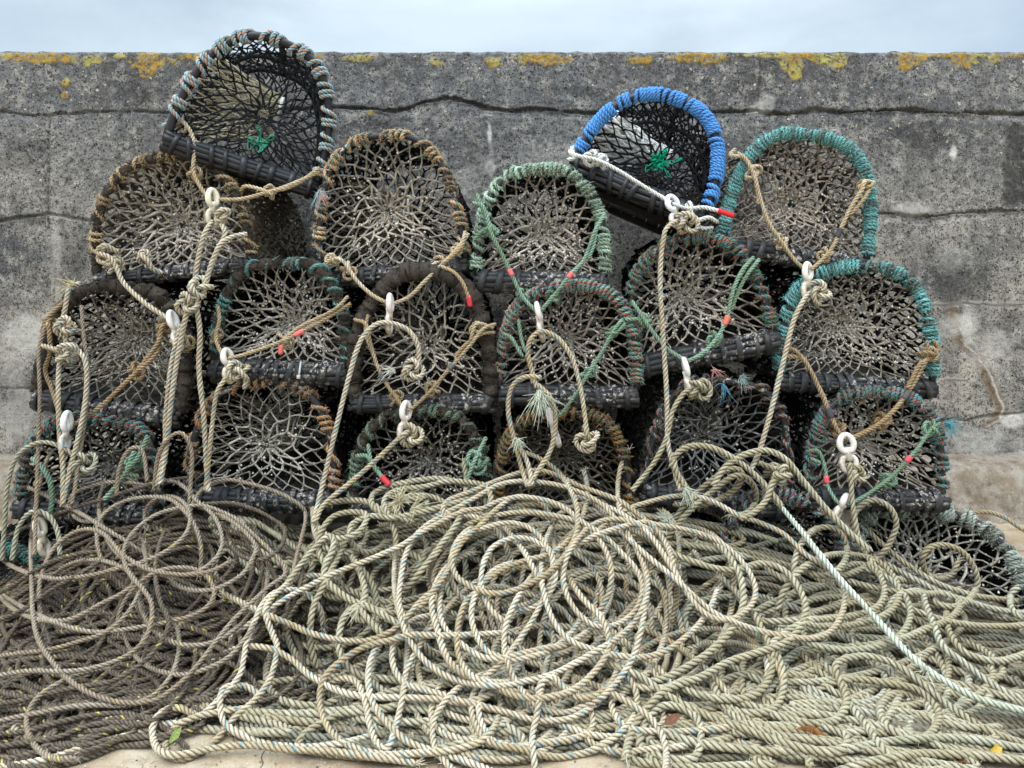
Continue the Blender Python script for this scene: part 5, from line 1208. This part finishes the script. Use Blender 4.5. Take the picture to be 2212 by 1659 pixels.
leaf('pale ochre leaf on the paving in front of the right ropes', 1992, 1636, .040, (196, 150, 96), .2, .3, .3, .4, d=1.62)
leaf('rust brown leaf caught deep between ropes left of centre right', 1455, 1555, .050, (110, 70, 50), .4, .3, .6, .36)
leaf('green and yellow leaf under the ropes at lower left', 380, 1588, .046, (120, 136, 66), 1.4, .2, .4, .35, d=1.66)

mb = MB()
gp = np.stack([RNG.uniform(-1.3, 1.3, 2600), RNG.uniform(1.35, 1.95, 2600), RNG.uniform(.0, .006, 2600)], 1)
lumps(mb, gp[:1700], .0022, lin(118, 104, 86), .5); lumps(mb, gp[1700:], .0018, lin(200, 192, 178), .3)
dv = np.stack([RNG.normal(0, 1, 500), RNG.normal(0, 1, 500), np.abs(RNG.normal(0, .15, 500))], 1); dv /= np.linalg.norm(dv, axis=1)[:, None]
slivers(mb, gp[:500] + np.array([0, 0, .006]), dv, .016, .0008, lin(120, 108, 84))
tag(mb.build('grit', M_ROPE), 'fine grit and rope fibres scattered over the sandy paving', 'grit', kind='stuff')

# ------------------------------------------------------------------ light, sky, camera
SUN_EL, SUN_AZ = math.radians(58), math.radians(205)
w = bpy.data.worlds.new('World'); sc.world = w; w.use_nodes = True
nt = w.node_tree
bg = nt.nodes['Background']
sky = nt.nodes.new('ShaderNodeTexSky'); sky.sky_type = 'NISHITA'; sky.sun_disc = False
sky.sun_elevation = SUN_EL; sky.sun_rotation = SUN_AZ; sky.air_density = 1.0; sky.dust_density = 2.0
tc = nt.nodes.new('ShaderNodeTexCoord')
mp = nt.nodes.new('ShaderNodeMapping'); mp.inputs['Scale'].default_value = (1, 1, 2.4); L(nt, tc.outputs['Generated'], mp.inputs[0])
cl = noise(nt, 2.3, 6, .55, mp.outputs[0], .3)
c = mix(nt, ramp(nt, cl, .34, .64, .50, .95), sky.outputs[0], (6.6, 7.85, 8.8))
# an overcast sky is two to three times brighter overhead than near the horizon
sz = nt.nodes.new('ShaderNodeSeparateXYZ'); L(nt, tc.outputs['Generated'], sz.inputs[0])
zen = nt.nodes.new('ShaderNodeVectorMath'); zen.operation = 'SCALE'
L(nt, c, zen.inputs[0]); L(nt, ramp(nt, sz.outputs[2], .30, .90, .83, 3.3), zen.inputs['Scale'])
L(nt, zen.outputs[0], bg.inputs[0]); bg.inputs[1].default_value = .105

sd = bpy.data.lights.new('sun', 'SUN'); sd.energy = 1.0; sd.angle = math.radians(24); sd.color = (1, .98, .95)
so = bpy.data.objects.new('sun', sd); COL.objects.link(so)
dv = Vector((math.sin(SUN_AZ) * math.cos(SUN_EL), math.cos(SUN_AZ) * math.cos(SUN_EL), math.sin(SUN_EL)))
so.rotation_euler = dv.to_track_quat('Z', 'Y').to_euler()
so.location = (0, -3, 6)

cam = bpy.data.cameras.new('camera'); co = bpy.data.objects.new('camera', cam); COL.objects.link(co)
co.location = (0, 0, HC); co.rotation_euler = (PI / 2, 0, 0)
cam.sensor_width = 36; cam.lens = 36 * F / 2212; cam.shift_y = -(829.5 - HY) / 2212
cam.clip_end = 1000; cam.clip_start = .05
sc.camera = co
sc.view_settings.view_transform = 'Standard'; sc.view_settings.look = 'None'
sc.view_settings.exposure = 0.48; sc.view_settings.gamma = 1
sc.cycles.max_bounces = 5; sc.cycles.diffuse_bounces = 1
